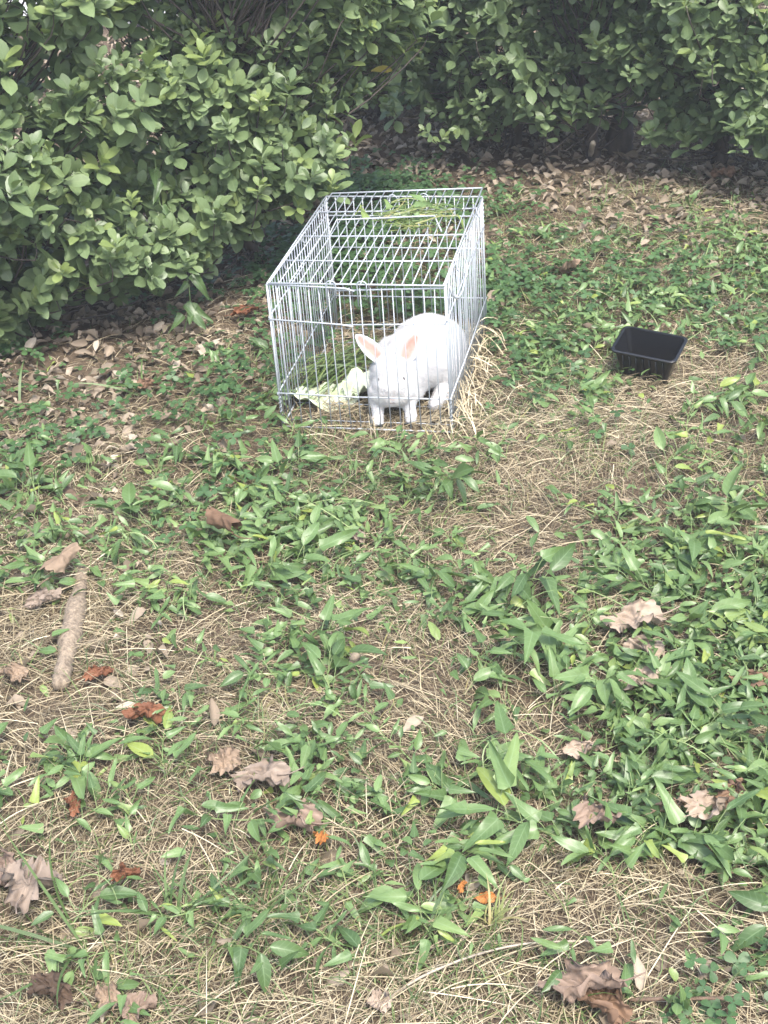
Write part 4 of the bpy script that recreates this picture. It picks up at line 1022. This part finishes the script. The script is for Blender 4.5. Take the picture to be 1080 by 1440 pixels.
stick('stump', 'dark low tree stump in the gap beneath the shaded hedge', [at(880, 232, 0) + [0, .12, -.03], at(880, 232, 0) + [0, .13, .07], at(884, 228, 0) + [.02, .14, .15]], [.055, .046, .03], M_BARK, 'stump', 12, .18, 14, 6)

# ------------------------------------------------------------------ grass tufts that stand out
def tuft(px, py, nb, L0, L1, wd, tints, label, up_=(.35, .8), azr=(0, 6.28)):
    g_ = at(px, py); root = empty('grass_tuft', (g_[0], g_[1], float(gh(g_[0], g_[1])) - .003)); tag(root, label, 'grass tuft', 'grass tufts')
    for k in range(nb):
        o1 = np.zeros((1, 2)) + rng.normal(0, .008, (1, 2)); a1 = lambda lo, hi: np.array([U(lo, hi)])
        V_, F_, t_ = strands(o1, a1(L0, L1), a1(*azr), a1(0, 0), rng.normal(0, .35, 1), a1(wd * .7, wd * 1.2), np.zeros(1), a1(*tints), 7, a1(*up_))
        V_[:, 2] -= float(gh(o1[0, 0], o1[0, 1])); link('blade', make_mesh('blade', V_, F_, M_GRASS, True, {'tint': t_}), root)
tuft(245, 1290, 16, .08, .20, .0050, (0, .5), 'dark green grass tuft beside the folded rust brown leaf')
tuft(120, 1330, 9, .14, .30, .0060, (0, .45), 'long-bladed dark grass tuft sprawling below the broad grey leaf', (.1, .5), (2.2, 5.2))
tuft(690, 1310, 22, .04, .10, .0034, (.8, 1), 'yellowing clipped grass tuft beside the orange leaf scraps', (.6, .95))
tuft(600, 1320, 16, .06, .14, .0036, (0, .5), 'dark fine grass tuft in straw near the yellowing tuft')
tuft(70, 770, 8, .06, .14, .0050, (.1, .6), 'upright grass tuft near the twisted tan leaf')
tuft(200, 550, 7, .10, .20, .0070, (.1, .6), 'broad-bladed grass tuft arching over the litter below the hedge bush', (.3, .7))
tuft(30, 575, 7, .10, .18, .0070, (.0, .5), 'broad-bladed grass tuft at the foot of the hedge bush', (.3, .7))
tuft(370, 1290, 14, .05, .13, .0036, (0, .6), 'green grass tuft in straw near the dark grass tuft')
tuft(440, 625, 14, .03, .08, .0032, (.2, .95), 'yellow green grass tuft at the front edge of the cage')
tuft(545, 632, 14, .03, .08, .0034, (.3, .98), 'bright grass tuft growing against the cage front below the rabbit')
tuft(610, 628, 12, .03, .09, .0034, (.5, 1), 'yellowish grass tuft at the cage corner near the hay')
tuft(850, 300, 10, .06, .14, .0040, (.3, 1), 'thin pale grass tuft at the edge of the hedge litter', (.4, .9))

# ------------------------------------------------------------------ vine hanging below the hedge bush
g_ = at(258, 470); vr = empty('climbing_vine', (g_[0], g_[1], 0)); tag(vr, 'dark climbing vine with large arrow leaves hanging below the hedge bush', 'vine')
P = spline([(0, 0, 0), (.03, .03, .10), (.015, .05, .22), (-.02, .06, .36), (-.02, .10, .48)], 14)
Vv, Fv = tube(P, .0017, 6); link('stem', make_mesh('stem', Vv, Fv, M_STEM, True, {'tint': np.zeros(len(Vv))}), vr)
for k in range(13):
    b_ = P[1 + k % 12] + rng.normal(0, .008, 3); a_ = U(-2.7, -.4)
    Mx = frames(b_[None], np.array([[math.cos(a_), math.sin(a_) * .8, -U(.2, 1.1)]]), np.array([[rng.normal(0, .3), -.8, .7]]), np.array([U(.06, .095)]))[0]
    if (Mx[:3, 3] + Mx[:3, 1])[2] < .01: Mx[2, 3] += .05
    o = link('leaf', weed_me[(0, 2, 4, 6)[k % 4]], vr, Mx); o['tint'] = float(U(0, .25))

# ------------------------------------------------------------------ haze box, added to lift the darks into a milky veil
hz = bpy.data.materials.new('haze'); hz.use_nodes = True; ht = hz.node_tree; ht.nodes.clear()
pvn = ht.nodes.new('ShaderNodeVolumePrincipled'); om = ht.nodes.new('ShaderNodeOutputMaterial'); ht.links.new(pvn.outputs[0], om.inputs['Volume'])
pvn.inputs['Color'].default_value = (.92, .95, .97, 1); pvn.inputs['Density'].default_value = .0075; pvn.inputs['Anisotropy'].default_value = .2
Vh, Fh = boxgeo((0, 6, .4), (60, 40, 3.4)); ho = link('haze', make_mesh('haze', Vh, Fh, hz, False)); tag(ho, 'thin pale haze added over the grass to lift the dark tones', 'haze', kind='stuff')
